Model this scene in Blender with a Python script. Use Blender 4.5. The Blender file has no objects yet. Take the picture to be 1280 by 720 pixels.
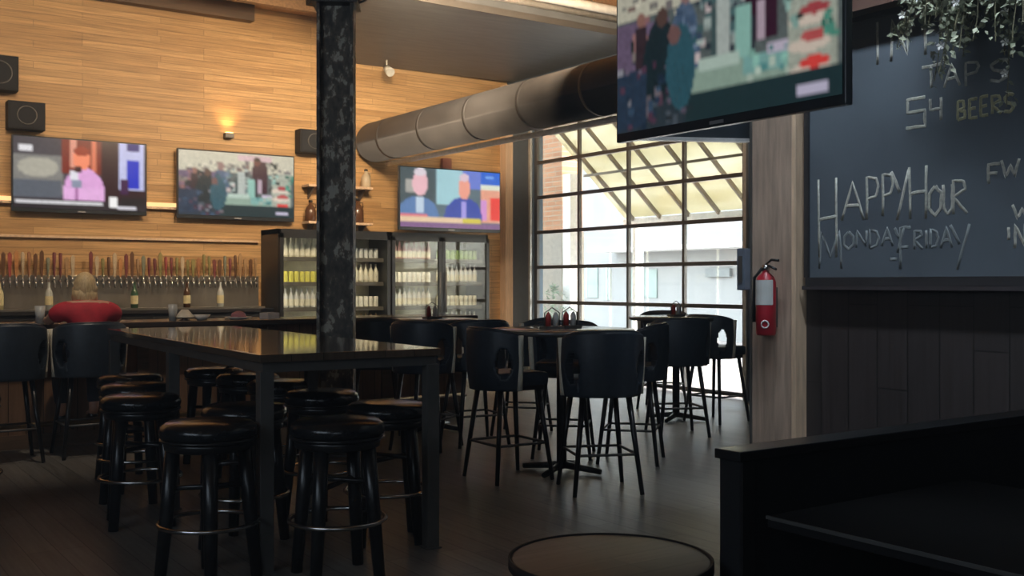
import bpy, bmesh, math, random
from mathutils import Vector, Matrix, Euler
PI = math.pi
R = math.radians
rnd = random.Random(7)
scene = bpy.context.scene
col = scene.collection
F = 1315.0; HOR = 355.0; CAMH = 1.42
YAW = R(34.7)
FW = Vector((math.sin(YAW), math.cos(YAW), 0)); RT = Vector((math.cos(YAW), -math.sin(YAW), 0))

def at(px, d, z=0.0):
    """place on the plan: bearing px (1280 wide photo), distance d along the view"""
    u = (px - 640) / F
    p = d * (FW + u * RT)
    return Vector((p.x, p.y, z))

# ------------------------------------------------------------------ materials
MATS = {}
def mat(name, c, rough=.5, metal=0.0, var=.12, scale=14.0, bump=0.0, spec=.5, stretch=None, c2=None):
    if name in MATS: return MATS[name]
    m = bpy.data.materials.new(name); m.use_nodes = True
    n = m.node_tree.nodes; l = m.node_tree.links
    b = n['Principled BSDF']
    b.inputs['Roughness'].default_value = rough; b.inputs['Metallic'].default_value = metal
    b.inputs['Specular IOR Level'].default_value = spec
    tc = n.new('ShaderNodeTexCoord'); no = n.new('ShaderNodeTexNoise')
    mp = n.new('ShaderNodeMapping')
    if stretch: mp.inputs['Scale'].default_value = stretch
    l.new(tc.outputs['Object'], mp.inputs['Vector']); l.new(mp.outputs['Vector'], no.inputs['Vector'])
    no.inputs['Scale'].default_value = scale; no.inputs['Detail'].default_value = 4
    r = n.new('ShaderNodeValToRGB')
    a = [max(0, x * (1 - var)) for x in c]; z = [min(1, x * (1 + var)) for x in c]
    if c2: a, z = list(c), list(c2)
    r.color_ramp.elements[0].color = (*a, 1); r.color_ramp.elements[1].color = (*z, 1)
    r.color_ramp.elements[0].position = .3; r.color_ramp.elements[1].position = .7
    l.new(no.outputs['Fac'], r.inputs['Fac']); l.new(r.outputs['Color'], b.inputs['Base Color'])
    if bump:
        bp = n.new('ShaderNodeBump'); bp.inputs['Strength'].default_value = bump; bp.inputs['Distance'].default_value = .01
        l.new(no.outputs['Fac'], bp.inputs['Height']); l.new(bp.outputs['Normal'], b.inputs['Normal'])
    MATS[name] = m
    return m

def plank_mat(name, c1, c2, axes, roww, rowh, rough=.45, mortar=(.03, .02, .01), ms=.004, grain=.25, spec=.5, bias=0.0):
    """planks from a brick pattern; axes = which object axes run along / across the boards"""
    if name in MATS: return MATS[name]
    m = bpy.data.materials.new(name); m.use_nodes = True
    n = m.node_tree.nodes; l = m.node_tree.links; b = n['Principled BSDF']
    b.inputs['Roughness'].default_value = rough; b.inputs['Specular IOR Level'].default_value = spec
    tc = n.new('ShaderNodeTexCoord'); sp = n.new('ShaderNodeSeparateXYZ'); cb = n.new('ShaderNodeCombineXYZ')
    l.new(tc.outputs['Object'], sp.inputs[0])
    l.new(sp.outputs[axes[0]], cb.inputs[0]); l.new(sp.outputs[axes[1]], cb.inputs[1])
    br = n.new('ShaderNodeTexBrick')
    br.inputs['Scale'].default_value = 1; br.inputs['Brick Width'].default_value = roww; br.inputs['Row Height'].default_value = rowh
    br.inputs['Mortar Size'].default_value = ms; br.inputs['Mortar Smooth'].default_value = .3
    br.inputs['Color1'].default_value = (*c1, 1); br.inputs['Color2'].default_value = (*c2, 1); br.inputs['Mortar'].default_value = (*mortar, 1)
    br.inputs['Bias'].default_value = bias
    br.offset = .37; br.offset_frequency = 3; br.squash = 1.3; br.squash_frequency = 5
    l.new(cb.outputs[0], br.inputs['Vector'])
    mp = n.new('ShaderNodeMapping'); mp.inputs['Scale'].default_value = (1.1, 26, 1)
    l.new(cb.outputs[0], mp.inputs['Vector'])
    no = n.new('ShaderNodeTexNoise'); no.inputs['Scale'].default_value = 1.6; no.inputs['Detail'].default_value = 6
    l.new(mp.outputs[0], no.inputs['Vector'])
    rp = n.new('ShaderNodeValToRGB'); rp.color_ramp.elements[0].position = .3; rp.color_ramp.elements[1].position = .72
    g = 1 - grain
    rp.color_ramp.elements[0].color = (g, g * .95, g * .88, 1); rp.color_ramp.elements[1].color = (1 + grain * .6,) * 3 + (1,)
    l.new(no.outputs['Fac'], rp.inputs['Fac'])
    mx = n.new('ShaderNodeMix'); mx.data_type = 'RGBA'; mx.blend_type = 'MULTIPLY'; mx.inputs['Factor'].default_value = 1
    l.new(br.outputs['Color'], mx.inputs['A']); l.new(rp.outputs['Color'], mx.inputs['B'])
    l.new(mx.outputs['Result'], b.inputs['Base Color'])
    if name == 'table boards':
        b.inputs['Coat Weight'].default_value = 1; b.inputs['Coat Roughness'].default_value = .06
    MATS[name] = m
    return m

def emit(name, c, s):
    if name in MATS: return MATS[name]
    m = bpy.data.materials.new(name); m.use_nodes = True
    n = m.node_tree.nodes; l = m.node_tree.links
    b = n['Principled BSDF']; b.inputs['Base Color'].default_value = (.1, .1, .1, 1)
    b.inputs['Emission Color'].default_value = (*c, 1); b.inputs['Emission Strength'].default_value = s
    MATS[name] = m
    return m

def glass(name, tint=(1, 1, 1), refl=.08):
    if name in MATS: return MATS[name]
    m = bpy.data.materials.new(name); m.use_nodes = True
    n = m.node_tree.nodes; l = m.node_tree.links
    n.remove(n['Principled BSDF']); out = n['Material Output']
    tr = n.new('ShaderNodeBsdfTransparent'); tr.inputs[0].default_value = (*tint, 1)
    gl = n.new('ShaderNodeBsdfGlossy'); gl.inputs['Roughness'].default_value = .03
    lw = n.new('ShaderNodeLayerWeight'); lw.inputs['Blend'].default_value = .5
    pw = n.new('ShaderNodeMath'); pw.operation = 'POWER'; pw.inputs[1].default_value = 5; l.new(lw.outputs['Facing'], pw.inputs[0])
    mu = n.new('ShaderNodeMath'); mu.operation = 'MULTIPLY_ADD'; mu.inputs[1].default_value = .45; mu.inputs[2].default_value = refl * .5
    l.new(pw.outputs[0], mu.inputs[0])
    mx = n.new('ShaderNodeMixShader'); l.new(mu.outputs[0], mx.inputs[0]); l.new(tr.outputs[0], mx.inputs[1]); l.new(gl.outputs[0], mx.inputs[2])
    l.new(mx.outputs[0], out.inputs[0])
    MATS[name] = m
    return m

wood_wall = plank_mat('wall planks', (.60, .38, .17), (.43, .25, .10), (0, 2), 1.55, .085, rough=.5, mortar=(.16, .085, .03), ms=.0025, grain=.32)
wood_ceil = plank_mat('ceiling planks', (.58, .32, .12), (.42, .22, .08), (0, 1), 2.4, .14, rough=.6, mortar=(.08, .04, .015), ms=.006)
floor_m = plank_mat('floor planks', (.19, .185, .175), (.135, .13, .122), (1, 0), 1.2, .15, rough=.36, mortar=(.012, .012, .012), ms=.003, grain=.3)
steel_dark = mat('dark blue steel', (.09, .135, .19), .45, .3)
frame_m = mat('bronze door frame', (.085, .078, .072), .4, .4)
duct_m = mat('duct metal', (.075, .074, .077), .6, 0, var=.22, scale=3)
panel_m = mat('dark ceiling panel', (.105, .115, .125), .45, .2, var=.25, scale=2.5, stretch=(1, 7, 1))
white_m = mat('white paint', (.82, .80, .76), .6)
black_m = mat('black lacquer', (.012, .012, .013), .28, 0, var=.3)
black_mt = mat('matt black', (.010, .011, .013), .6, spec=.3)
vinyl = mat('black vinyl', (.012, .013, .015), .2, 0, var=.2, bump=.06, scale=60)
navy = mat('blue black leather', (.030, .042, .058), .4, 0, var=.2, scale=30, bump=.1)
chrome = mat('worn chrome', (.55, .55, .54), .22, 1.0)
gunm = mat('gunmetal tube', (.13, .126, .12), .45, .4)
table_m = plank_mat('table boards', (.14, .10, .072), (.09, .068, .05), (1, 0), 3.0, .17, rough=.12, mortar=(.02, .015, .01), ms=.002, spec=.8)
table_m2 = mat('dark table top', (.09, .09, .09), .16, 0, spec=.8)
round_m = plank_mat('round table boards', (.11, .085, .07), (.08, .062, .05), (0, 1), 1.5, .09, rough=.45, mortar=(.04, .03, .02), ms=.002)
bar_wood = plank_mat('bar boards', (.24, .14, .085), (.17, .10, .06), (2, 0), 1.3, .14, rough=.5, mortar=(.015, .01, .006), ms=.004)
timber = mat('timber beam', (.33, .19, .09), .6, 0, var=.35, scale=5, stretch=(6, .6, 6))
timber_dk = mat('dark timber', (.12, .075, .045), .6, 0, var=.3, scale=5, stretch=(.6, 6, 6))
post_m = mat('stained post wood', (.42, .31, .235), .6, 0, var=.25, scale=6, stretch=(5, 5, .5))
pale_wood = mat('pale trim wood', (.66, .48, .33), .55, 0, var=.18, scale=6, stretch=(6, 6, .6))
chalkb = mat('chalkboard slate', (.095, .115, .138), .5, 0, var=.22, scale=1.6)
chalk = mat('pale chalk', (.42, .42, .37), .9, 0, var=.25, scale=50)
chalk_y = mat('yellow chalk', (.38, .36, .21), .9, 0, var=.25, scale=50)
wains = plank_mat('dark wainscot', (.040, .032, .032), (.028, .024, .025), (2, 1), 1.3, .2, rough=.5, mortar=(.008, .007, .007), ms=.004)
steel_m = mat('brushed stainless', (.42, .40, .36), .3, .85, var=.18, scale=6, stretch=(1, 1, .2))
plaster_dk = mat('dark plaster', (.06, .058, .056), .8)
bezel = mat('glossy black plastic', (.03, .037, .046), .25)

# ------------------------------------------------------------------ mesh builder
class MB:
    def __init__(s): s.bm = bmesh.new()
    def box(s, c, d, rz=0, bev=0, rot=None):
        t = bmesh.new(); bmesh.ops.create_cube(t, size=1)
        for v in t.verts: v.co = Vector((v.co.x * d[0], v.co.y * d[1], v.co.z * d[2]))
        if bev: bmesh.ops.bevel(t, geom=t.edges[:], offset=bev, segments=2, affect='EDGES', profile=.6)
        M = Matrix.Translation(c) @ (rot.to_matrix().to_4x4() if rot else Matrix.Rotation(rz, 4, 'Z'))
        return s._add(t, M)
    def _add(s, t, M=Matrix()):
        t.transform(M); mp = {}
        for v in t.verts: mp[v] = s.bm.verts.new(v.co)
        for f in t.faces:
            nf = s.bm.faces.new([mp[v] for v in f.verts]); nf.smooth = f.smooth; nf.material_index = f.material_index
        t.free(); return s
    def span(s, a, b, bev=0):
        a, b = Vector(a), Vector(b)
        return s.box((a + b) / 2, [abs(b[i] - a[i]) for i in range(3)], bev=bev)
    def tube(s, pts, r, n=10, closed=False, cap=True):
        pts = [Vector(p) for p in pts]; N = len(pts)
        rs = r if isinstance(r, (list, tuple)) else [r] * N
        rings = []; prev = None
        for i, p in enumerate(pts):
            if closed: t = (pts[(i + 1) % N] - pts[i - 1])
            else: t = pts[min(i + 1, N - 1)] - pts[max(i - 1, 0)]
            t.normalize()
            if prev is None:
                a = Vector((0, 0, 1)) if abs(t.z) < .9 else Vector((1, 0, 0))
                u = t.cross(a).normalized()
            else: u = (prev - t * prev.dot(t)).normalized()
            prev = u; w = t.cross(u)
            rings.append([s.bm.verts.new(p + rs[i] * (math.cos(k * 2 * PI / n + PI / n) * u + math.sin(k * 2 * PI / n + PI / n) * w)) for k in range(n)])
        for i in range(N if closed else N - 1):
            a, b = rings[i], rings[(i + 1) % N]
            for k in range(n):
                f = s.bm.faces.new((a[k], a[(k + 1) % n], b[(k + 1) % n], b[k])); f.smooth = n > 5
        if cap and not closed:
            s.bm.faces.new(rings[0][::-1]); s.bm.faces.new(rings[-1])
        return s
    def ring(s, c, R_, r, n=28, m=8):
        return s.tube([(c[0] + R_ * math.cos(k * 2 * PI / n), c[1] + R_ * math.sin(k * 2 * PI / n), c[2]) for k in range(n)], r, m, closed=True)
    def lathe(s, prof, c=(0, 0, 0), n=24, smooth=True):
        rings = []
        for r, z in prof:
            if r < 1e-5: rings.append([s.bm.verts.new((c[0], c[1], c[2] + z))])
            else: rings.append([s.bm.verts.new((c[0] + r * math.cos(k * 2 * PI / n), c[1] + r * math.sin(k * 2 * PI / n), c[2] + z)) for k in range(n)])
        for a, b in zip(rings, rings[1:]):
            for k in range(n):
                j = (k + 1) % n
                q = [a[0], b[k], b[j]] if len(a) == 1 and len(b) > 1 else [a[k], a[j], b[0]] if len(b) == 1 else [a[k], a[j], b[j], b[k]]
                if len(set(q)) > 2:
                    f = s.bm.faces.new(q); f.smooth = smooth
        return s
    def poly(s, pts, dz):
        """prism from a polygon, pushed by vector dz"""
        a = [s.bm.verts.new(p) for p in pts]; b = [s.bm.verts.new(Vector(p) + Vector(dz)) for p in pts]
        s.bm.faces.new(a[::-1]); s.bm.faces.new(b)
        for i in range(len(a)):
            j = (i + 1) % len(a); s.bm.faces.new((a[i], a[j], b[j], b[i]))
        return s
    def quad(s, a, b, c, d):
        s.bm.faces.new([s.bm.verts.new(p) for p in (a, b, c, d)]); return s
    def mesh(s, name, m):
        bmesh.ops.recalc_face_normals(s.bm, faces=s.bm.faces[:])
        me = bpy.data.meshes.new(name); s.bm.to_mesh(me); s.bm.free()
        for x in (m if isinstance(m, list) else [m]): me.materials.append(x)
        return me
    def build(s, name, m, parent=None):
        o = bpy.data.objects.new(name, s.mesh(name, m)); col.objects.link(o)
        if parent: o.parent = parent
        return o

def tag(o, label=None, cat=None, group=None, kind=None):
    if label: o['label'] = label
    if cat: o['category'] = cat
    if group: o['group'] = group
    if kind: o['kind'] = kind
    return o
def thing(name, label, cat, loc=(0, 0, 0), rz=0, group=None):
    o = bpy.data.objects.new(name, None); col.objects.link(o)
    o.location = loc; o.rotation_euler = (0, 0, rz); o.empty_display_size = .1
    return tag(o, label, cat, group)
def dup(root, loc, rz, label=None, group=None):
    r = root.copy(); col.objects.link(r); r.location = loc; r.rotation_euler = (0, 0, rz)
    if label: r['label'] = label
    if group: r['group'] = group
    for ch in list(root.children):
        c = ch.copy(); col.objects.link(c); c.parent = r
        for g in ch.children:
            d = g.copy(); col.objects.link(d); d.parent = c
    return r
def struct(name, mb, m): return tag(mb.build(name, m), kind='structure')

# ------------------------------------------------------------------ the room
WX = 9.6; TY = 14.0; CZ = 5.24
X0, Y0 = -4.0, -3.5
struct('floor', MB().span((X0 - .2, Y0 - .2, -.12), (WX + .15, TY + .2, 0)), floor_m)
struct('ceiling', MB().span((X0 - .2, Y0 - .2, CZ), (WX + .2, TY + .2, CZ + .15)), wood_ceil)
struct('wall_back', MB().span((X0, TY, 0), (WX, TY + .2, CZ)), wood_wall)
struct('wall_left', MB().span((X0 - .2, Y0, 0), (X0, TY + .2, CZ)), plaster_dk)
struct('wall_front', MB().span((X0 - .2, Y0 - .2, 0), (5.4, Y0, CZ)), plaster_dk)
# window wall with the overhead glass door opening
DY0, DY1, DZ = 8.90, 13.30, 3.90
w = MB()
w.span((WX, DY1, 0), (WX + .2, TY + .2, CZ)); w.span((WX, 4.4, 0), (WX + .2, DY0, CZ)); w.span((WX, DY0, DZ), (WX + .2, DY1, CZ))
struct('wall_right', w, steel_dark)
# chalkboard wall
struct('wall_chalkboard', MB().span((5.2, Y0 - .2, 0), (5.4, 4.31, CZ)), wains)
struct('wall_return', MB().span((5.4, 4.1, 0), (WX + .2, 4.31, CZ)), plaster_dk)

# sectional glass door: window_1
win = tag(bpy.data.objects.new('window_1', None), kind='structure'); col.objects.link(win); win.location = (WX + .06, DY0, 0)
NC, PW = 4, (DY1 - DY0) / 4
rows = [0.06 + .54 * i for i in range(8)]
fb = MB()
for i in range(NC + 1):
    ww = .07 if i in (0, NC) else .042
    y = min(max(i * PW, ww / 2), DY1 - DY0 - ww / 2)
    fb.span((-.025, y - ww / 2, .02), (.025, y + ww / 2, DZ))
for z in rows:
    fb.span((-.03, 0, z - .026), (.03, DY1 - DY0, z + .026))
    fb.span((-.034, 0, z - .004), (-.028, DY1 - DY0, z + .004))
fb.build('window_frame', frame_m, win)
gm = glass('door glass', (.93, .97, .96))
for i in range(NC):
    for j in range(7):
        MB().span((-.004, i * PW + .03, rows[j] + .034), (.004, (i + 1) * PW - .03, rows[j + 1] - .034)).build('pane', gm, win)
tr = MB()
tr.span((-.10, -.06, 0), (-.04, -.01, DZ)); tr.span((-.10, DY1 - DY0 + .01, 0), (-.04, DY1 - DY0 + .06, DZ))
tr.build('track', mat('galvanised track', (.45, .46, .46), .4, .5), win)

# wall head band (dark beam along the top of the plank wall)
struct('trim_1', MB().span((X0, TY - .16, CZ - .22), (5.3, TY, CZ)), timber_dk)
struct('trim_2', MB().span((WX - .14, TY - .16, 0), (WX, TY, 4.6)), pale_wood)
# joists under the ceiling
for k in range(5):
    y = 8.4 + k * 1.15
    MBj = MB().span((4.2, y, CZ - .2), (WX, y + .1, CZ))
    tag(MBj.build('ceiling_joist', timber), ['nearest', 'second nearest', 'middle', 'second farthest', 'farthest'][k] + ' timber joist under the plank ceiling above the big screen', 'joist', 'ceiling joists')
for k, (y, z, r) in enumerate(((10.36, 4.93, .06), (10.9, 5.0, .045))):  # white pipes paint the brightly lit stripes of the ceiling timber
    p = thing('ceiling_pipe', ['thick pale pipe running along the edge of the dark ceiling panel', 'thin pale pipe above the dark ceiling panel, behind the thicker one'][k], 'pipe', (5.2, y, z))
    MB().tube([(0, 0, 0), (4.38, 0, 0)], r, 12).build('pipe', white_m, p)
    for x in (.4, 1.8, 3.2): MB().tube([(x, 0, r * .8), (x, 0, CZ - z)], .008, 6).build('hanger', gunm, p)
dp = MB().poly([(9.6, 13.84, 4.65), (6.92, 13.99, 4.65), (5.35, 11.1, 4.65), (5.2, 10.45, 4.65), (9.6, 10.45, 4.65)], (0, 0, .16))
for i in range(9):
    pass
t = tag(dp.build('ceiling_panel', panel_m), 'dark grey metal ceiling panel dropped below the planks in the far corner', 'ceiling panel')
e = MB().span((5.2, 10.43, 4.64), (9.6, 10.45, 4.72)); e.build('edge_trim', frame_m, t)
# round duct
dx, dz, dr = 7.14, 3.50, .29
d = thing('air_duct', 'large round grey air duct running above the glass door', 'duct', (dx, TY - .02, dz))
MB().tube([(0, 0, 0), (0, -.12, 0), (0, -.12, 0.001), (0, -9.5, 0)], [dr * .88, dr, dr, dr], 36).build('duct_tube', duct_m, d)
for i in range(8): MB().tube([(0, -.7 - i * 1.15, 0), (0, -.76 - i * 1.15, 0)], dr + .003, 36).build('seam_band', duct_m, d)
# small bright pipe under the duct
tag(MB().tube([(7.37, 13.9, 3.20), (7.37, 5.0, 3.20)], .036, 10).build('conduit', white_m), 'thin white conduit running along the underside of the round duct', 'conduit')

# steel column
cx, cy = at(420.5, 8.8).xy
colm = thing('steel_column', 'weathered steel I-beam column with peeling paint in front of the fridges', 'column', (cx, cy, 0), -YAW + R(3))
rust = bpy.data.materials.new('peeling column paint'); rust.use_nodes = True
n = rust.node_tree.nodes; l = rust.node_tree.links; b = n['Principled BSDF']; b.inputs['Roughness'].default_value = .6
tc = n.new('ShaderNodeTexCoord'); no = n.new('ShaderNodeTexNoise'); no.inputs['Scale'].default_value = 9; no.inputs['Detail'].default_value = 7; no.inputs['Roughness'].default_value = .65
mp = n.new('ShaderNodeMapping'); mp.inputs['Scale'].default_value = (1.4, 1.4, .8); l.new(tc.outputs['Object'], mp.inputs[0]); l.new(mp.outputs[0], no.inputs[0])
rp = n.new('ShaderNodeValToRGB'); els = rp.color_ramp.elements
els[0].position = .38; els[0].color = (.085, .080, .072, 1); els[1].position = .50; els[1].color = (.18, .16, .135, 1)
q = els.new(.54); q.color = (.26, .20, .15, 1); q = els.new(.575); q.color = (.66, .64, .55, 1)
l.new(no.outputs['Fac'], rp.inputs[0]); l.new(rp.outputs[0], b.inputs['Base Color'])
MB().span((-.15, -.12, 0), (-.125, .12, 3.74)).span((.125, -.12, 0), (.15, .12, 3.74)).build('flange', rust, colm)
MB().span((-.125, -.03, 0), (.125, -.015, 3.74)).build('web', rust, colm)
MB().span((-.19, -.17, 3.74), (.19, .17, 3.77)).build('cap_plate', gunm, colm)
MB().span((-.2, -.18, 0.001), (.2, .18, .02)).build('base_plate', gunm, colm)
tb = thing('timber_beam', 'thick timber beam resting on top of the steel column', 'beam', (cx, cy, 3.775))
MB().span((-.17, -11.2, 0), (.17, .25, .38), bev=.015).build('beam', timber, tb)
MB().span((-.185, -.2, -.001), (-.171, .2, .3)).span((.171, -.2, -.001), (.185, .2, .3)).build('bracket_plate', gunm, tb)

# ------------------------------------------------------------------ outside
struct('patio_ground', MB().span((WX + .15, -2, -.14), (40, 34, -.02)), mat('patio paving', (.40, .36, .34), .85, var=.12, scale=2))
bl = thing('white_building', 'white building across the patio beyond the glass door', 'building', (19.5, 14, 0))
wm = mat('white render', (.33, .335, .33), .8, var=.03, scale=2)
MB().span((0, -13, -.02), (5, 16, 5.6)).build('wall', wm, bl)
MB().span((-.25, -13, 5.6), (5.2, 16, 5.85)).build('roof_edge', white_m, bl)
pgm = mat('pale green window', (.30, .37, .35), .25, var=.12, scale=3); grm = mat('grey sign face', (.22, .24, .24), .6)
for (px0, px1, y0, y1) in ((722, 748, 335, 372), (756, 764, 335, 375), (790, 822, 337, 372)):
    u0, u1 = (px0 - 640) / F, (px1 - 640) / F
    k0 = (FW + u0 * RT); k1 = (FW + u1 * RT); dd = 19.5 / ((k0.x + k1.x) / 2)
    ya, yb = 19.5 * k0.y / k0.x - 14, 19.5 * k1.y / k1.x - 14
    z1, z0 = CAMH + (HOR - y0) / F * dd, CAMH + (HOR - y1) / F * dd
    f = MB().span((-.04, yb, z0), (.02, ya, z1)).build('window', pgm, bl)
    MB().span((-.06, (ya + yb) / 2 - .02, z0), (-.04, (ya + yb) / 2 + .02, z1)).build('glazing_bar', white_m, f)
def far_pt(px, X):
    k = FW + (px - 640) / F * RT
    return X * k.y / k.x, X / k.x
y_, d_ = far_pt(897, 19.4)
MB().span((-.12, y_ - 14 - .42, CAMH + (HOR - 346) / F * d_), (-.03, y_ - 14 + .42, CAMH + (HOR - 338) / F * d_ + .05)).build('sign_board', grm, bl)
MB().span((-1.0, -1.2, 2.3), (0, 9, 2.42)).build('canopy_slab', white_m, bl)
y_, d_ = far_pt(797, 17)
tag(MB().span((16.92, y_ - .1, -.02), (17.1, y_ + .1, 5.0)).build('patio_post', mat('grey post paint', (.55, .56, .56), .6)), 'slim grey post standing before the white building outside', 'post')
y_, d_ = far_pt(711, 11.05)
tag(MB().span((11.0, y_ - .1, -.02), (11.17, y_ + .1, 3.3)).build('patio_post', white_m), 'white post outside beside the orange brick pier', 'post')
brick = plank_mat('orange brick', (.52, .27, .15), (.40, .19, .10), (1, 2), .24, .085, rough=.85, mortar=(.4, .33, .25), ms=.01)
y0_, y1_ = 14.48, 15.5
bp_ = thing('brick_pier', 'orange brick pier outside at the left end of the glass door', 'pier', (11.28, (y0_ + y1_) / 2, -.02))
hw = (y1_ - y0_) / 2
MB().span((-.2, -hw, 2.35), (.25, hw, 5)).build('brickwork', brick, bp_)
MB().span((-.22, -hw - .02, 0), (.27, hw + .02, 2.35)).build('rendered_base', mat('beige render', (.34, .30, .25), .8), bp_)
# awning
aw = thing('patio_awning', 'cream slatted awning sloping down over the patio outside the glass door', 'awning', (WX + .22, 4.2, 0))
cream = bpy.data.materials.new('cream awning cloth'); cream.use_nodes = True
n = cream.node_tree.nodes; l = cream.node_tree.links; b = n['Principled BSDF']
b.inputs['Base Color'].default_value = (.88, .80, .55, 1); b.inputs['Roughness'].default_value = .7
trn = n.new('ShaderNodeBsdfTranslucent'); ms = n.new('ShaderNodeMixShader'); ms.inputs[0].default_value = .6
no = n.new('ShaderNodeTexNoise'); no.inputs['Scale'].default_value = 5; rp = n.new('ShaderNodeValToRGB')
rp.color_ramp.elements[0].position = .35; rp.color_ramp.elements[0].color = (.43, .395, .285, 1); rp.color_ramp.elements[1].position = .65; rp.color_ramp.elements[1].color = (.54, .52, .44, 1)
l.new(no.outputs['Fac'], rp.inputs[0]); l.new(rp.outputs[0], trn.inputs[0]); l.new(rp.outputs[0], b.inputs['Base Color'])
l.new(b.outputs[0], ms.inputs[1]); l.new(trn.outputs[0], ms.inputs[2]); l.new(ms.outputs[0], n['Material Output'].inputs[0])
A0, A1 = (0, 4.62), (2.35, 2.58); AL = 9.9
MB().poly([(A0[0], 0, A0[1]), (A1[0], 0, A1[1]), (A1[0], AL, A1[1]), (A0[0], AL, A0[1])], (.02, 0, .03)).build('canopy', cream, aw)
for i in range(15):
    y = .1 + i * .68
    MB().poly([(0, y, A0[1] - .09), (A1[0], y, A1[1] - .09), (A1[0], y, A1[1] - .01), (0, y, A0[1] - .01)], (0, .045, 0)).build('rafter', mat('awning rafter paint', (.16, .13, .09), .6), aw)
MB().span((A1[0] - .03, 0, A1[1] - .17), (A1[0] + .03, AL, A1[1] - .02)).build('front_rail', white_m, aw)
pu = MB()
for z, x in ((3.3, 1.45), (3.95, .7)): pu.span((x - .02, 0, z - .05), (x + .02, AL, z - .01))
pu.build('purlin', mat('awning rafter paint', (.16, .13, .09), .6), aw)
for y in (.3, AL - .3): MB().span((A1[0] - .04, y - .04, -.02), (A1[0] + .04, y + .04, A1[1] - .1)).build('post', white_m, aw)
# patio planter & bench bits by the pier
pl = thing('patio_planter', 'grey patio planter with pale shrub outside the left end of the glass door', 'planter', (*at(692, 18.0).xy, -.02))
MB().lathe([(0, 0), (.28, 0), (.36, .7), (.38, .72), (.34, .72), (.33, .66), (0, .66)]).build('pot', mat('concrete pot', (.35, .35, .34), .8), pl)
fo = MB()
for i in range(220):
    a, zz, rr = rnd.random() * 2 * PI, rnd.random(), rnd.random() ** .5
    R_ = rr * .42 * math.sin(PI * min(.98, zz * .8 + .2)); p = Vector((R_ * math.cos(a), R_ * math.sin(a), .66 + zz * .75))
    u = Vector((rnd.uniform(-1, 1), rnd.uniform(-1, 1), rnd.uniform(-.6, 1))).normalized(); v = u.orthogonal().normalized()
    fo.quad(p, p + u * .05 + v * .02, p + u * .1, p + u * .05 - v * .02)
fo.build('foliage', mat('grey green leaf', (.22, .28, .2), .6, var=.4), pl)

# ------------------------------------------------------------------ televisions
import colorsys
def raster(name, W, H, paint):
    """the picture a screen shows, as coloured cells"""
    px = [[(0.02, .02, .02)] * W for _ in range(H)]
    def rect(x0, y0, x1, y1, c, nz=0.0):
        for y in range(max(0, int(y0 * H)), min(H, int(round(y1 * H)))):
            for x in range(max(0, int(x0 * W)), min(W, int(round(x1 * W)))):
                k = 1 + rnd.uniform(-nz, nz); px[y][x] = tuple(v * k for v in c)
    def ell(cx_, cy_, rx, ry, c, nz=0.0):
        for y in range(H):
            for x in range(W):
                if ((x + .5) / W - cx_) ** 2 / rx ** 2 + ((y + .5) / H - cy_) ** 2 / ry ** 2 <= 1:
                    k = 1 + rnd.uniform(-nz, nz); px[y][x] = tuple(v * k for v in c)
    def patches(n_, x0, y0, x1, y1, cs, sz):
        for _ in range(n_):
            x, y = rnd.uniform(x0, x1), rnd.uniform(y0, y1); c = rnd.choice(cs); k = rnd.uniform(.7, 1.2)
            rect(x, y, x + rnd.uniform(.4, 1) * sz, y + rnd.uniform(.5, 1.6) * sz, tuple(v * k for v in c))
    paint(rect, ell, patches)
    return px
def lin(r, g, b): return tuple((v / 255) ** 2.2 for v in (r, g, b))
def p_news(rect, ell, pat):
    rect(0, 0, 1, 1, lin(70, 68, 75), .2); rect(0, .25, .36, .8, lin(125, 125, 122), .15); ell(.18, .42, .15, .14, lin(170, 168, 155), .1)
    rect(.04, .12, .14, .2, lin(225, 225, 230)); rect(0, .6, .35, .85, lin(88, 95, 105), .15)
    rect(.36, 0, .66, .5, lin(120, 45, 35), .2); rect(.42, 0, .46, .4, lin(220, 150, 130)); rect(.58, 0, .61, .45, lin(215, 120, 90))
    rect(.66, 0, 1, .9, lin(45, 20, 30), .2); rect(.79, 0, .99, .68, lin(190, 195, 235), .1); rect(.86, .26, .95, .66, lin(25, 50, 190)); rect(.86, 0, .95, .12, lin(20, 25, 110))
    rect(.8, .55, .86, .75, lin(60, 25, 70))
    ell(.52, .74, .155, .34, lin(222, 165, 220), .1); rect(.37, .70, .67, .89, lin(228, 175, 226), .1); rect(.42, .46, .47, .58, lin(225, 225, 235)); rect(.43, .58, .50, .70, lin(135, 145, 168), .1); rect(.46, .70, .48, .86, lin(170, 110, 165)); ell(.50, .28, .065, .15, lin(245, 140, 105), .08); ell(.50, .16, .06, .07, lin(150, 55, 35))
    rect(.45, .38, .50, .46, lin(60, 25, 30))
    rect(0, .88, 1, 1, lin(45, 40, 45), .2); rect(.02, .89, .66, .93, lin(215, 215, 220), .12); rect(.72, .8, .77, .95, lin(245, 245, 245)); rect(.78, .94, .93, .98, lin(215, 215, 225)); rect(.8, .82, .99, .92, lin(30, 28, 32))
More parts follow.
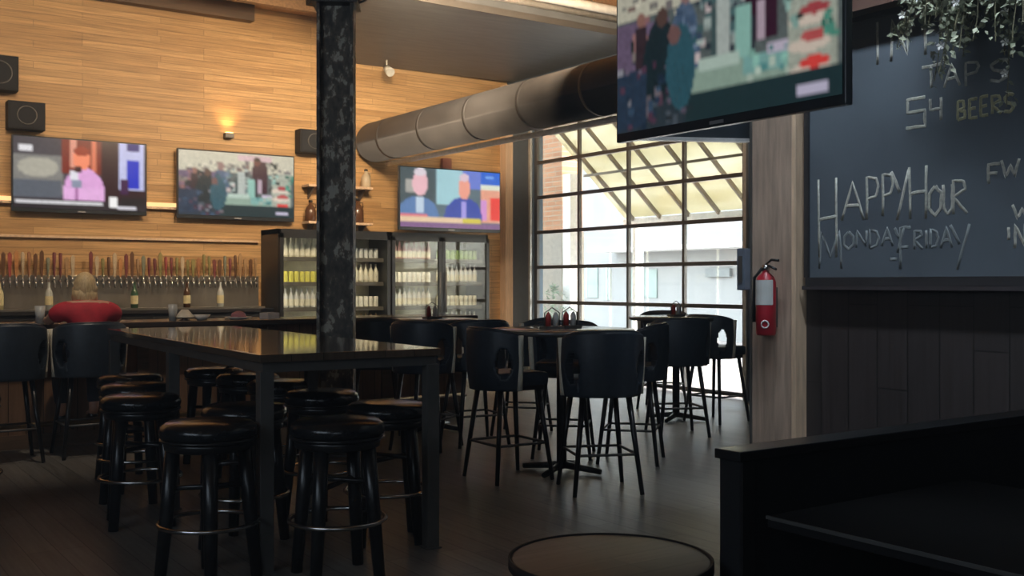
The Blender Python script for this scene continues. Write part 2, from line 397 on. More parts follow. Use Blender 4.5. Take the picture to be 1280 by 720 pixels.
def p_crowd(rect, ell, pat):
    g = lin
    rect(0, 0, 1, 1, g(95, 105, 105), .25); rect(0, 0, 1, .30, g(205, 202, 182), .12); rect(.5, .03, .8, .12, g(215, 185, 190), .15)
    pat(60, 0, .12, .95, .32, [g(180, 180, 165), g(150, 150, 140), g(120, 115, 115), g(215, 210, 190), g(120, 100, 95)], .035)
    rect(0, .32, .12, .75, g(110, 95, 120), .25); pat(60, 0, .3, .3, .8, [g(60, 55, 65), g(110, 95, 120), g(140, 130, 125), g(45, 60, 62), g(165, 120, 120)], .05)
    rect(.10, .36, .16, .8, g(60, 48, 55), .25); ell(.13, .31, .022, .05, g(150, 110, 100)); ell(.23, .75, .10, .42, g(32, 48, 54), .25); ell(.24, .33, .03, .06, g(90, 70, 65))
    ell(.35, .62, .075, .36, g(85, 105, 130), .2); ell(.355, .22, .028, .07, g(150, 120, 116)); pat(30, .28, .3, .42, .7, [g(115, 135, 160), g(70, 90, 115), g(60, 100, 110)], .03)
    pat(50, .40, .25, .62, .65, [g(80, 110, 112), g(175, 190, 185), g(60, 70, 80), g(200, 185, 185), g(130, 150, 150)], .035)
    rect(.50, .30, .56, .70, g(185, 195, 190), .12); rect(.475, .38, .50, .72, g(70, 90, 92), .15)
    rect(.63, .22, .76, .62, g(60, 32, 50), .15); ell(.695, .22, .065, .12, g(62, 34, 50), .15); ell(.67, .12, .03, .07, g(110, 62, 60)); ell(.67, .08, .03, .04, g(40, 20, 25))
    rect(.59, .40, .65, .80, g(150, 200, 188), .06); rect(.655, .48, .67, .82, g(55, 62, 70)); rect(.68, .40, .71, .62, g(190, 170, 185), .08)
    rect(.36, .70, .8, .84, g(150, 175, 160), .1); rect(.42, .66, .60, .72, g(190, 212, 200), .06); rect(.62, .70, .84, .80, g(130, 180, 175), .1); rect(.72, .66, .80, .70, g(205, 195, 215))
    pat(22, .62, .66, .95, .82, [g(150, 205, 190), g(90, 150, 150), g(190, 210, 195)], .03)
    rect(.80, .30, .98, .86, g(175, 182, 168), .2)
    for k, (y0, c) in enumerate(((.50, g(175, 75, 80)), (.64, g(195, 90, 90)), (.78, g(232, 75, 70)))):
        ell(.88, y0 + .065, .08, .04, g(228, 212, 196), .06); ell(.90, y0 + .02, .055, .032, c, .1)
    pat(16, .92, .3, .98, .7, [g(50, 110, 95), g(90, 160, 140)], .03); pat(14, .78, .1, .85, .6, [g(50, 62, 60), g(150, 190, 180)], .03)
    rect(0, .84, .38, 1, g(50, 62, 70), .2); rect(.36, .84, 1, 1, g(38, 58, 62), .12); pat(25, 0, .75, .35, .95, [g(80, 90, 100), g(120, 112, 120), g(50, 60, 66), g(95, 70, 85)], .04)
    rect(0, .62, .16, .98, g(45, 62, 82), .25); pat(30, 0, .6, .34, .98, [g(60, 82, 105), g(42, 60, 80), g(110, 100, 118), g(85, 60, 78), g(150, 150, 160)], .03); ell(.33, .66, .07, .26, g(52, 92, 105), .2); ell(.30, .46, .03, .06, g(120, 90, 88))
    rect(.84, .92, .95, .965, g(205, 200, 225))
def p_duo(rect, ell, pat):
    rect(0, 0, 1, 1, lin(95, 115, 125), .15); rect(0, 0, .34, .62, lin(75, 90, 95), .2); rect(.05, .2, .14, .42, lin(170, 170, 165), .1)
    rect(.36, 0, .62, .6, lin(165, 210, 220), .08); rect(.62, 0, .8, .3, lin(110, 130, 215), .08); rect(.8, 0, 1, .24, lin(50, 105, 215), .08); rect(.86, .07, .94, .12, lin(120, 170, 245))
    rect(.8, .24, 1, .32, lin(230, 235, 215)); rect(.8, .32, 1, .9, lin(235, 165, 140), .1); rect(.91, .46, 1, .85, lin(240, 75, 70)); rect(.8, .5, .86, .85, lin(215, 150, 215))
    ell(.17, .80, .20, .32, lin(95, 130, 180), .08); ell(.19, .26, .075, .21, lin(240, 190, 200), .06); ell(.19, .07, .06, .07, lin(225, 215, 225)); rect(.16, .5, .23, .75, lin(195, 215, 235))
    ell(.62, .80, .19, .34, lin(62, 82, 170), .08); ell(.63, .30, .06, .2, lin(245, 165, 145), .06); ell(.63, .12, .05, .07, lin(225, 200, 215)); rect(.605, .55, .65, .85, lin(170, 160, 235))
    rect(0, .79, .26, .83, lin(225, 125, 135)); rect(0, .84, .8, .91, lin(235, 205, 170), .06); rect(.62, .84, .8, .92, lin(215, 200, 80)); rect(0, .92, 1, 1, lin(130, 95, 140), .2)
def tv(label, w_, h_, paint, strength, loc, rz, lean=0, mount=None, res=(80, 45), group=None):
    t = thing('television', label, 'television', loc, rz, group)
    t.rotation_euler = (lean, 0, rz)
    b = .018; bb = .05
    MB().box((0, .03, h_ / 2), (w_, .05, h_), bev=.008).build('casing', bezel, t)
    if paint:
        W, H = res; px = raster('p', W, H, paint)
        bm = bmesh.new(); gx0, gx1, gz0, gz1 = -w_ / 2 + b, w_ / 2 - b, bb, h_ - b
        vs = [[bm.verts.new((gx0 + (gx1 - gx0) * i / W, -.001, gz1 - (gz1 - gz0) * j / H)) for i in range(W + 1)] for j in range(H + 1)]
        for j in range(H):
            for i in range(W): bm.faces.new((vs[j][i], vs[j + 1][i], vs[j + 1][i + 1], vs[j][i + 1]))
        me = bpy.data.meshes.new('screen'); bm.to_mesh(me); bm.free()
        ca = me.color_attributes.new('picture', 'FLOAT_COLOR', 'POINT')
        for j in range(H + 1):
            for i in range(W + 1):
                c = [0, 0, 0]; k = 0
                for jj in (j - 1, j):
                    for ii in (i - 1, i):
                        if 0 <= jj < H and 0 <= ii < W:
                            k += 1
                            for q in range(3): c[q] += px[jj][ii][q]
                ca.data[j * (W + 1) + i].color = (c[0] / k, c[1] / k, c[2] / k, 1)
        m = MATS.get('screen%s' % strength)
        if not m:
            m = bpy.data.materials.new('lit screen'); m.use_nodes = True; MATS['screen%s' % strength] = m
            n = m.node_tree.nodes; l = m.node_tree.links; bs = n['Principled BSDF']
            bs.inputs['Base Color'].default_value = (.01, .01, .012, 1); bs.inputs['Roughness'].default_value = .25
            at_ = n.new('ShaderNodeVertexColor'); at_.layer_name = 'picture'
            l.new(at_.outputs[0], bs.inputs['Emission Color']); bs.inputs['Emission Strength'].default_value = strength
        me.materials.append(m)
        s = bpy.data.objects.new('screen', me); col.objects.link(s); s.parent = t
        MB().span((-w_ * .03, -.004, .012), (w_ * .03, .002, .03)).build('badge', mat('grey badge', (.3, .3, .32), .3), t)
    if mount: mount(t)
    return t
def wall_mount(t, back, h_):
    MB().span((-.25, .055, h_ * .3), (.25, .075, h_ * .7)).tube([(0, .07, h_ / 2), (0, back, h_ / 2)], .03, 8).span((-.15, back - .02, h_ * .35), (.15, back, h_ * .65)).build('wall_mount', gunm, t)
tv('television on the plank wall, leftmost, showing a newsreader in a pink shirt', 1.60, .93, p_news, 1.15, ((2.26 + 3.86) / 2, 13.86, 2.30), 0, mount=lambda t: wall_mount(t, .139, .93))
tv('television on the plank wall between the newsreader screen and the steel column, showing a crowd', 1.64, .92, p_crowd, 1.05, ((4.24 + 5.9) / 2, 13.86, 2.29), 0, mount=lambda t: wall_mount(t, .139, .92))
tv('television above the fridges, showing two presenters side by side', 1.74, .92, p_duo, 1.1, (8.06, 13.2, 2.19), 0, mount=lambda t: wall_mount(t, .799, .92))
def ceil_mount(t):
    MB().span((-.3, .055, .3), (.3, .09, .65)).tube([(0, .1, .45), (0, .1, 2.1)], .025, 10).tube([(0, .1, 2.93), (0, .1, 2.93 - .9)], .025, 10).build('ceiling_pole', gunm, t)
tv('big television hanging close overhead, showing people at a market table', 1.66, .99, p_crowd, .62, (4.1, 4.0, 2.265), -PI / 2, res=(120, 68),
   mount=lambda t: MB().span((-.3, .055, .3), (.3, .12, .65)).tube([(0, .1, .45), (0, .1, CZ - 2.265)], .025, 10).build('ceiling_pole', gunm, t))
p1, p2 = at(778, 6.9), at(990, 7.08)
c_ = (p1 + p2) / 2; v_ = p2 - p1
t2 = tv('black television seen from behind, hung beyond the big screen and partly hidden by the post', v_.length, .66, None, 0, (c_.x, c_.y, 2.36), math.atan2(v_.y, v_.x) + PI,
   mount=lambda t: MB().span((-.3, .06, .3), (.3, .1, .65)).tube([(0, .1, .45), (0, .1, CZ - 2.36)], .025, 10).build('ceiling_pole', gunm, t))
MB().span((-v_.length / 2 + .01, .056, .0), (v_.length / 2 - .01, .075, .022)).build('silver_edge', mat('silver edge', (.7, .7, .7), .3, .3), t2)  # pale strip paints the light along the bottom edge

# ------------------------------------------------------------------ things on the plank wall
def speaker(loc, w_, h_, label):
    s = thing('wall_speaker', label, 'speaker', loc, 0, None)
    MB().span((-w_ / 2, 0, 0), (w_ / 2, .199, h_), bev=.01).build('cabinet', black_mt, s)
    g = MB(); g.span((-w_ / 2 + .02, -.012, .02), (w_ / 2 - .02, 0, h_ - .02)); g.build('grille', mat('speaker grille cloth', (.02, .022, .026), .9, bump=.3, scale=200), s)
    k = min(w_, h_) * .32
    rg = MB(); N = 24
    rg.tube([(k * math.cos(i * 2 * PI / N), -.014, h_ / 2 + k * math.sin(i * 2 * PI / N)) for i in range(N)], .008, 6, closed=True)
    rg.build('cone_ring', gunm, s)
speaker((2.12, 13.8, 3.74), .42, .42, 'square black speaker high at the left end of the plank wall')
speaker((2.42, 13.8, 3.29), .42, .34, 'wide black speaker just above the leftmost television')
speaker((6.17, 13.8, 3.27), .44, .33, 'black speaker on the wall beside the steel column')
u = thing('wall_uplight', 'small warm uplight on the wall above the crowd television', 'lamp', (4.97, 13.99, 3.40))
MB().span((-.06, -.1, 0), (.06, 0, .07), bev=.006).build('housing', gunm, u)
MB().span((-.045, -.09, .07), (.045, -.02, .076)).build('bulb', emit('warm bulb', (1, .55, .2), 12), u)
for (x0, x1, lb) in ((1.2, 2.28, 'glowing warm light strip on the wall left of the newsreader screen'), (3.88, 4.24, 'glowing warm light strip on the wall between the two left televisions')):
    s = thing('light_strip', lb, 'light strip', ((x0 + x1) / 2, 13.99, 2.43))
    hw = (x1 - x0) / 2 + .12
    MB().span((-hw, -.07, -.03), (hw, 0, 0)).build('ledge', pale_wood, s)
    MB().span((-hw, -.05, .0), (hw, -.012, .055)).build('tube', emit('amber strip', (1, .62, .25), 1.5), s)
w_l = thing('wall_ledge', 'long wooden ledge on the plank wall above the tap handles', 'ledge', (1.7, 13.99, 1.99))
MB().span((-3.6, -.045, 0), (3.7, 0, .03), bev=.004).build('board', pale_wood, w_l)
# shelves with growlers
shelf_z = {0: 2.79, 1: 2.27}
for k, z in shelf_z.items():
    s = thing('wall_shelf', ['upper wooden shelf on the wall behind the steel column', 'lower wooden shelf on the wall just above the first fridge'][k], 'shelf', (6.55, 13.99, z))
    MB().span((-.5, -.26, 0), (.5, 0, .035), bev=.004).build('board', pale_wood, s)
    for x in (-.4, .4): MB().poly([(x - .01, 0, 0), (x - .01, -.2, 0), (x - .01, 0, -.16)], (.02, 0, 0)).build('bracket', gunm, s)
amb = mat('brown stoneware', (.10, .045, .02), .2)
def growler(x, z, label, m, sc=1):
    g = thing('growler', label, 'bottle', (x, 13.86, z))
    MB().lathe([(0, 0), (.07 * sc, 0), (.078 * sc, .02), (.078 * sc, .15 * sc), (.06 * sc, .2 * sc), (.028 * sc, .235 * sc), (.026 * sc, .27 * sc), (0, .27 * sc)]).build('jug', m, g)
    MB().lathe([(0, .27 * sc), (.03 * sc, .27 * sc), (.03 * sc, .3 * sc), (0, .3 * sc)]).build('cap', black_m, g)
    MB().tube([(.03 * sc, 0, .25 * sc), (.075 * sc, 0, .25 * sc), (.078 * sc, 0, .19 * sc)], .008, 6).build('handle', m, g)
growler(6.13, 2.306, 'brown stoneware jug on the lower shelf, left of the steel column', amb, 1)
growler(6.86, 2.306, 'tall brown jug on the lower shelf, right beside the steel column', amb, 1.2)
growler(7.0, 2.826, 'small cream jug on the upper wall shelf', mat('cream glaze', (.5, .42, .3), .3), .9)
# spot lamps
def spot_fixture(loc, label, m):
    s = thing('spot_lamp', label, 'lamp', loc)
    MB().tube([(0, 0, 0), (0, 0, -.12)], .012, 8).build('stem', m, s)
    MB().tube([(0, .02, -.11), (0, -.12, -.2)], [.05, .065], 14).build('head', m, s)
spot_fixture((*far_pt(478, 0)[:0], 7.15, 13.5, 4.65), 'small pale spot lamp hanging from the dark ceiling panel', mat('silver paint', (.55, .55, .5), .4))
sp2 = thing('wall_sensor', 'small rust red box on the wall above the presenters television', 'box', (8.42, 13.99, 3.2))
MB().span((-.08, -.08, 0), (.08, 0, .16), bev=.01).build('box', mat('rust red', (.25, .08, .05), .5), sp2)
MB().tube([(.04, -.06, 0), (.08, -.08, -.1)], .012, 6).build('cable', black_mt, sp2)

# ------------------------------------------------------------------ back counter and taps
bc = thing('back_counter', 'dark counter along the wall beneath the row of beer taps', 'counter', (1.2, 13.68, 0))
MB().span((-4.0, -.28, 0), (4.16, .31, 1.05)).build('base', black_mt, bc)
MB().span((-4.0, -.32, 1.05), (4.18, .31, 1.1), bev=.005).build('worktop', mat('dark stone top', (.03, .03, .032), .25), bc)
MB().span((-2.0, -.22, 1.1), (4.1, .05, 1.12)).build('drip_tray', steel_m, bc)
for i in range(6):
    x = -3.3 + i * 1.3
    dd = MB().span((x - .6, -.3, .12), (x + .6, -.28, 1.0), bev=.004).build('door', black_m, bc)
    MB().tube([(x + .5, -.33, .6), (x + .5, -.33, .9)], .01, 8).build('handle', chrome, dd)
sp_ = tag(MB().span((-1.8, 13.9, 1.1), (5.38, 13.99, 1.53), bev=.004).build('tap_panel', steel_m), 'long stainless steel panel carrying the row of beer taps', 'tap panel')
pal = [('red', (.33, .07, .06)), ('cream', (.50, .40, .27)), ('dark brown', (.13, .06, .03)), ('olive', (.25, .22, .08)), ('orange', (.48, .22, .08)), ('grey green', (.20, .21, .15)), ('wine', (.19, .05, .05)), ('tan', (.36, .22, .11)), ('copper brown', (.32, .14, .06))]
fau = MB(); fau.tube([(0, .0, 0), (0, -.08, 0)], .018, 8); fau.tube([(0, -.07, .01), (0, -.1, -.02), (0, -.1, -.09)], .011, 8); fau.tube([(0, -.07, 0), (0, -.07, .05)], .012, 8)
fme = fau.mesh('faucet', chrome)
hmesh = []
for nm, c in pal:
    for v in range(2):
        h = MB(); m = mat('tap handle ' + nm, c, .35, var=.2)
        if v == 0: h.lathe([(0, 0), (.012, 0), (.016, .06), (.026, .22), (.028, .29), (.018, .31), (0, .31)], n=10)
        else: h.poly([(-.014, -.012, 0), (.014, -.012, 0), (.027, -.012, .2), (.03, -.012, .30), (0, -.012, .335), (-.03, -.012, .30), (-.027, -.012, .2)], (0, .024, 0))
        hmesh.append((nm, v, h.mesh('handle', m)))
xs = 2.02; i = 0
while xs < 5.34:
    nm, v, hm = hmesh[rnd.randrange(len(hmesh))]
    if not (3.0 < xs < 3.12):
        g = thing('beer_tap', 'beer tap with a %s %s handle in the row on the steel panel' % (('rounded', 'paddle shaped')[v], nm), 'tap', (xs, 13.9, 1.46), 0, '%s %s tap handles' % (('rounded', 'paddle shaped')[v], nm))
        o = bpy.data.objects.new('faucet', fme); col.objects.link(o); o.parent = g
        o = bpy.data.objects.new('tap_handle', hm); col.objects.link(o); o.parent = g; o.location = (0, -.07, .05)
        o.scale = (.8, .8, rnd.uniform(.72, .98))
    xs += .0715

# bottles standing on the tray
gl_green = mat('green glass bottle', (.05, .12, .06), .15); gl_pale = mat('pale bottle', (.55, .58, .55), .2); gl_brown = mat('brown bottle glass', (.09, .04, .015), .15)
def bottle_mesh(m, h=.26, r=.033):
    return MB().lathe([(0, 0), (r, 0), (r, h * .56), (r * .75, h * .68), (r * .36, h * .8), (r * .34, h * .98), (r * .42, h), (0, h)], n=14).mesh('glass', m)
def label_mesh(m, h=.26, r=.033): return MB().lathe([(r * 1.03, h * .15), (r * 1.03, h * .48)], n=14).mesh('label', m)
ylab = mat('cream paper label', (.7, .62, .35), .7)
for k, (x, m, lb) in enumerate(((2.08, ylab, 'tall pale bottle on the tray at the far left'), (2.62, gl_pale, 'clear bottle on the tray left of the seated person'), (4.72, gl_pale, 'frosted pitcher shaped bottle on the tray near the fridge'), (3.62, gl_green, 'green bottle on the tray right of the seated person'), (4.28, gl_brown, 'brown bottle on the tray right of middle'))):
    g = thing('bottle', lb, 'bottle', (x, 13.55, 1.12))
    o = bpy.data.objects.new('glass', bottle_mesh(m, .32, .045)); col.objects.link(o); o.parent = g
    o = bpy.data.objects.new('label', label_mesh(ylab, .32, .045)); col.objects.link(o); o.parent = g

# ------------------------------------------------------------------ fridges
lamp_w = emit('cool fridge lamp', (1, .90, .68), 9)
liner = mat('white fridge liner', (.75, .72, .62), .5)
fr_dark = mat('fridge black', (.014, .015, .017), .4)
fglass = glass('fridge glass', (.95, .97, .96), .05)
FZ = 2.165
def fridge(x0, w_, label):
    f = thing('drinks_fridge', label, 'fridge', (x0 + w_ / 2, 13.35, 0))
    hw = w_ / 2
    MB().span((-hw, .03, 0), (-hw + .04, .64, FZ)).span((hw - .04, .03, 0), (hw, .64, FZ)).span((-hw, .03, FZ - .07), (hw, .64, FZ)).span((-hw, .03, 0), (hw, .64, .3)).build('cabinet', fr_dark, f)
    MB().span((-hw + .04, .6, .3), (hw - .04, .63, FZ - .07)).build('liner', liner, f)
    for k, z in enumerate((.72, 1.08, 1.43, 1.77)):
        MB().span((-hw + .045, .14, z - .02), (hw - .045, .59, z)).build('shelf', liner, f)
        MB().span((-hw + .045, .125, z - .035), (hw - .045, .139, z + .02)).build('price_rail', mat('dark price rail', (.10, .09, .08), .5), f)
    MB().span((.022, .09, .35), (.04, .12, FZ - .1)).build('lamp_tube', lamp_w, f)
    MB().span((-hw + .045, .08, .35), (-hw + .06, .12, FZ - .1)).build('lamp_tube', lamp_w, f)
    for s in (-1, 1):
        a, b = (-hw + .01, -.005) if s < 0 else (.005, hw - .01)
        dr_ = MB().span((a, -.02, .3), (a + .05, .025, FZ - .06)).span((b - .05, -.02, .3), (b, .025, FZ - .06)).span((a, -.02, .3), (b, .025, .36)).span((a, -.02, FZ - .12), (b, .025, FZ - .06)).build('door', fr_dark, f)
        MB().span((a + .05, .0, .36), (b - .05, .008, FZ - .12)).build('door_glass', fglass, dr_)
        hx = -.05 if s < 0 else .05
        MB().tube([(hx, -.05, 1.0), (hx, -.05, 1.6)], .012, 8).build('door_handle', gunm, dr_)
    return f
fridge(5.45, 1.68, 'black glass-door drinks fridge partly behind the steel column')
fridge(7.14, 1.68, 'black glass-door drinks fridge under the presenters television')
cols = [('yellow', (.62, .60, .12)), ('pale', (.66, .64, .55)), ('green', (.30, .45, .16)), ('brown', (.16, .08, .035)), ('silver', (.55, .57, .6)), ('pink', (.6, .35, .35)), ('amber', (.5, .3, .1)), ('white', (.75, .75, .72))]
plan = [(1, 0, 4, 3), (4, 1, 7, 6), (5, 7, 4, 2), (2, 4, 1, 7)]
doorn = ['leftmost door of the first fridge', 'second door of the first fridge', 'left door of the second fridge', 'right door of the second fridge']
caps = [None] * 8
for di in range(4):
    xa = [5.52, 6.34, 7.21, 8.03][di]
    for sj, z in enumerate((1.77, 1.43, 1.08, .72)):
        ci = plan[di][sj]; nm, c = cols[ci]
        can = (sj + di) % 2 == 1
        m = mat('drink ' + nm, c, .35, var=.15)
        if can: me = MB().lathe([(0, 0), (.03, 0), (.034, .01), (.034, .15), (.027, .165), (0, .165)], n=12).mesh('can', m)
        else: me = bottle_mesh(m, .28, .037)
        lab = label_mesh(mat('pale wrap label', (.68, .66, .58), .6), .28, .0375)
        for q in range(9):
            x = xa + .045 + q * .08
            kind = 'can' if can else 'bottle'
            lb = '%s %s on the %s shelf behind the %s' % (nm, kind, ('top', 'second', 'third', 'bottom')[sj], doorn[di])
            if can:
                o = bpy.data.objects.new('drink_can', me); col.objects.link(o); o.location = (x, 13.60, z); tag(o, lb, 'can', '%s cans, %s' % (nm, doorn[di]))
            else:
                g = thing('drink_bottle', lb, 'bottle', (x, 13.60, z), 0, '%s bottles, %s, %s shelf' % (nm, doorn[di], ('top', 'second', 'third', 'bottom')[sj]))
                for nn, mm in (('glass', me), ('label', lab)):
                    o = bpy.data.objects.new(nn, mm); col.objects.link(o); o.parent = g

# ------------------------------------------------------------------ bar
bar = thing('bar_counter', 'long wooden bar counter with dark top in front of the taps', 'bar', (2.0, 9.85, 0))
MB().span((-6.0, 0, 0), (4.15, .45, 1.03)).build('front_panel', bar_wood, bar)
MB().span((-6.0, -.25, 1.03), (4.2, .5, 1.08), bev=.01).build('bar_top', mat('bar top varnish', (.055, .045, .04), .22, spec=.7), bar)
MB().tube([(-6, -.16, .22), (4.1, -.16, .22)], .022, 10).build('foot_rail', mat('brass rail', (.35, .26, .16), .3, .9), bar)
for i in range(6): MB().tube([(-5 + i * 1.7, -.16, .22), (-5 + i * 1.7, 0, .15)], .014, 8).build('rail_bracket', gunm, bar)
MB().span((-6.0, -.02, 0), (4.15, 0, .12)).build('plinth', timber_dk, bar)
for i in range(8): MB().span((-5.6 + i * 1.25, -.03, .14), (-5.5 + i * 1.25, 0, 1.0)).build('batten', timber_dk, bar)
def small(name, label, cat, px, parts):
    p = at(px, 10.0); k = FW + (px - 640) / F * RT; d_ = 9.85 / k.y
    g = thing(name, label, cat, (*(k * d_).xy, 1.08))
    for nn, mb, m in parts: mb.build(nn, m, g)
pg = glass('pint glass', (.9, .92, .9), .1)
small('pint_glass', 'empty pint glass on the bar just right of the seated person', 'glass', 216, [('body', MB().lathe([(0, 0), (.033, 0), (.044, .15), (.041, .15), (.031, .012), (0, .012)]), mat('frosted glass', (.55, .57, .55), .2))])
small('candle_lamp', 'small shaded candle lamp on the bar', 'lamp', 231, [('base', MB().lathe([(0, 0), (.05, 0), (.015, .02), (.012, .09), (0, .09)]), gunm), ('lamp_shade', MB().lathe([(.09, .03), (.03, .10), (.02, .1)]), mat('pale shade', (.7, .66, .55), .7))])
small('bowl', 'white bowl on the bar right of the candle lamp', 'bowl', 252, [('dish', MB().lathe([(0, 0), (.04, 0), (.085, .05), (.08, .05), (.035, .01), (0, .01)]), white_m)])
small('plate_of_food', 'plate with pinkish food on the bar', 'plate', 298, [('plate', MB().lathe([(0, 0), (.07, 0), (.13, .02), (.125, .024), (.07, .008), (0, .008)]), white_m), ('food', MB().lathe([(0, .008), (.08, .01), (.06, .06), (.02, .08), (0, .08)]), mat('pink food', (.5, .22, .25), .6))])
small('napkin_stack', 'stack of white napkins at the bar near the steel column', 'napkins', 337, [('paper', MB().box((0, 0, .03), (.14, .13, .06), rz=.3), white_m), ('holder', MB().box((0, .07, .05), (.15, .01, .1), rz=.3), gunm)])
small('pint_glass', 'half full pint glass on the bar left of the seated person', 'glass', 50, [('body', MB().lathe([(0, 0), (.033, 0), (.044, .15), (.041, .15), (.031, .012), (0, .012)]), mat('frosted glass', (.55, .57, .55), .2))])

# ------------------------------------------------------------------ stools
def make_stool():
    s = thing('bar_stool', 'x', 'stool')
    MB().lathe([(0, .68), (.205, .68), (.225, .695), (.232, .718), (.225, .742), (.20, .760), (.12, .768), (0, .770)], n=36).build('seat', vinyl, s)
    MB().lathe([(0, .625), (.17, .625), (.205, .635), (.212, .68), (0, .68)], n=36).ring((0, 0, .68), .222, .008, 36, 6).build('seat_base', black_m, s)
    for k in range(4):
        a = PI / 4 + k * PI / 2; c, sn = math.cos(a), math.sin(a)
        MB().tube([(c * .165, sn * .165, .64), (c * .19, sn * .19, .35), (c * .225, sn * .225, 0.001)], [.035, .034, .028], 12).build('leg', black_m, s)
    MB().ring((0, 0, .28), .232, .011, 36, 8).build('foot_ring', chrome, s)
    MB().tube([(.12, .12, .47), (-.12, -.12, .47)], .013, 8).tube([(-.12, .12, .45), (.12, -.12, .45)], .013, 8).build('stretcher', black_m, s)
    return s
stools = [(261, 5.05, 'black round padded stool nearest the camera, left of the table corner leg'),
 (422, 5.12, 'black round padded stool nearest the camera, between the two front table legs'),
 (484, 5.85, 'black round stool under the right front table leg, its seat partly hidden'),
 (306, 5.75, 'black round stool tucked under the table behind the nearest left stool'),
 (402, 6.5, 'black round stool behind the front middle one under the table'),
 (352, 7.2, 'black round stool deeper under the table, straight behind the front corner leg'),
 (176, 6.25, 'black round stool on the left side of the table, nearest of the left row'),
 (170, 6.95, 'black round stool on the left side of the table, middle of the left row'),
 (163, 7.65, 'black round stool on the left side of the table, farthest of the left row'),
 (310, 7.7, 'black round stool on the far right side of the table seen under the top'),
 (268, 8.3, 'black round stool at the far end of the table near the bar'),
 (-52, 6.3, 'black round stool cut by the left edge of the picture')]
s0 = None
for px, d_, lb in stools:
    p = at(px, d_)
    if s0 is None: s0 = make_stool(); s0.location = p; s0.rotation_euler.z = .5; s0['label'] = lb; s0['group'] = 'round stools at the long table'
    else: dup(s0, p, rnd.random() * 1.5, lb, 'round stools at the long table')

# long table
th = R(32.3)
ld = (-math.sin(th) * RT + math.cos(th) * FW); lw_ = (math.cos(th) * RT + math.sin(th) * FW)
near = at(325, 5.12); L, Wd = 3.55, 1.0
cen = near + ld * (L / 2) + lw_ * (Wd / 2)
t = thing('high_table', 'long bar-height table with glossy plank top and square metal legs', 'table', (cen.x, cen.y, 0), math.atan2(ld.y, ld.x) - PI / 2)
MB().span((-Wd / 2, -L / 2, 1.035), (Wd / 2, L / 2, 1.075), bev=.004).build('table_top', table_m, t)
MB().span((-Wd / 2 + .02, -L / 2 + .02, .985), (Wd / 2 - .02, -L / 2 + .06, 1.035)).span((-Wd / 2 + .02, L / 2 - .06, .985), (Wd / 2 - .02, L / 2 - .02, 1.035)).span((-Wd / 2 + .02, -L / 2 + .06, .985), (-Wd / 2 + .06, L / 2 - .06, 1.035)).span((Wd / 2 - .06, -L / 2 + .06, .985), (Wd / 2 - .02, L / 2 - .06, 1.035)).build('apron', gunm, t)
for x in (-Wd / 2 + .04, Wd / 2 - .04):
    for y in (-L / 2 + .045, 0, L / 2 - .045):
        MB().span((x - .035, y - .035, .005), (x + .035, y + .035, .99), bev=.003).span((x - .045, y - .045, 0), (x + .045, y + .045, .008)).build('leg', gunm, t)

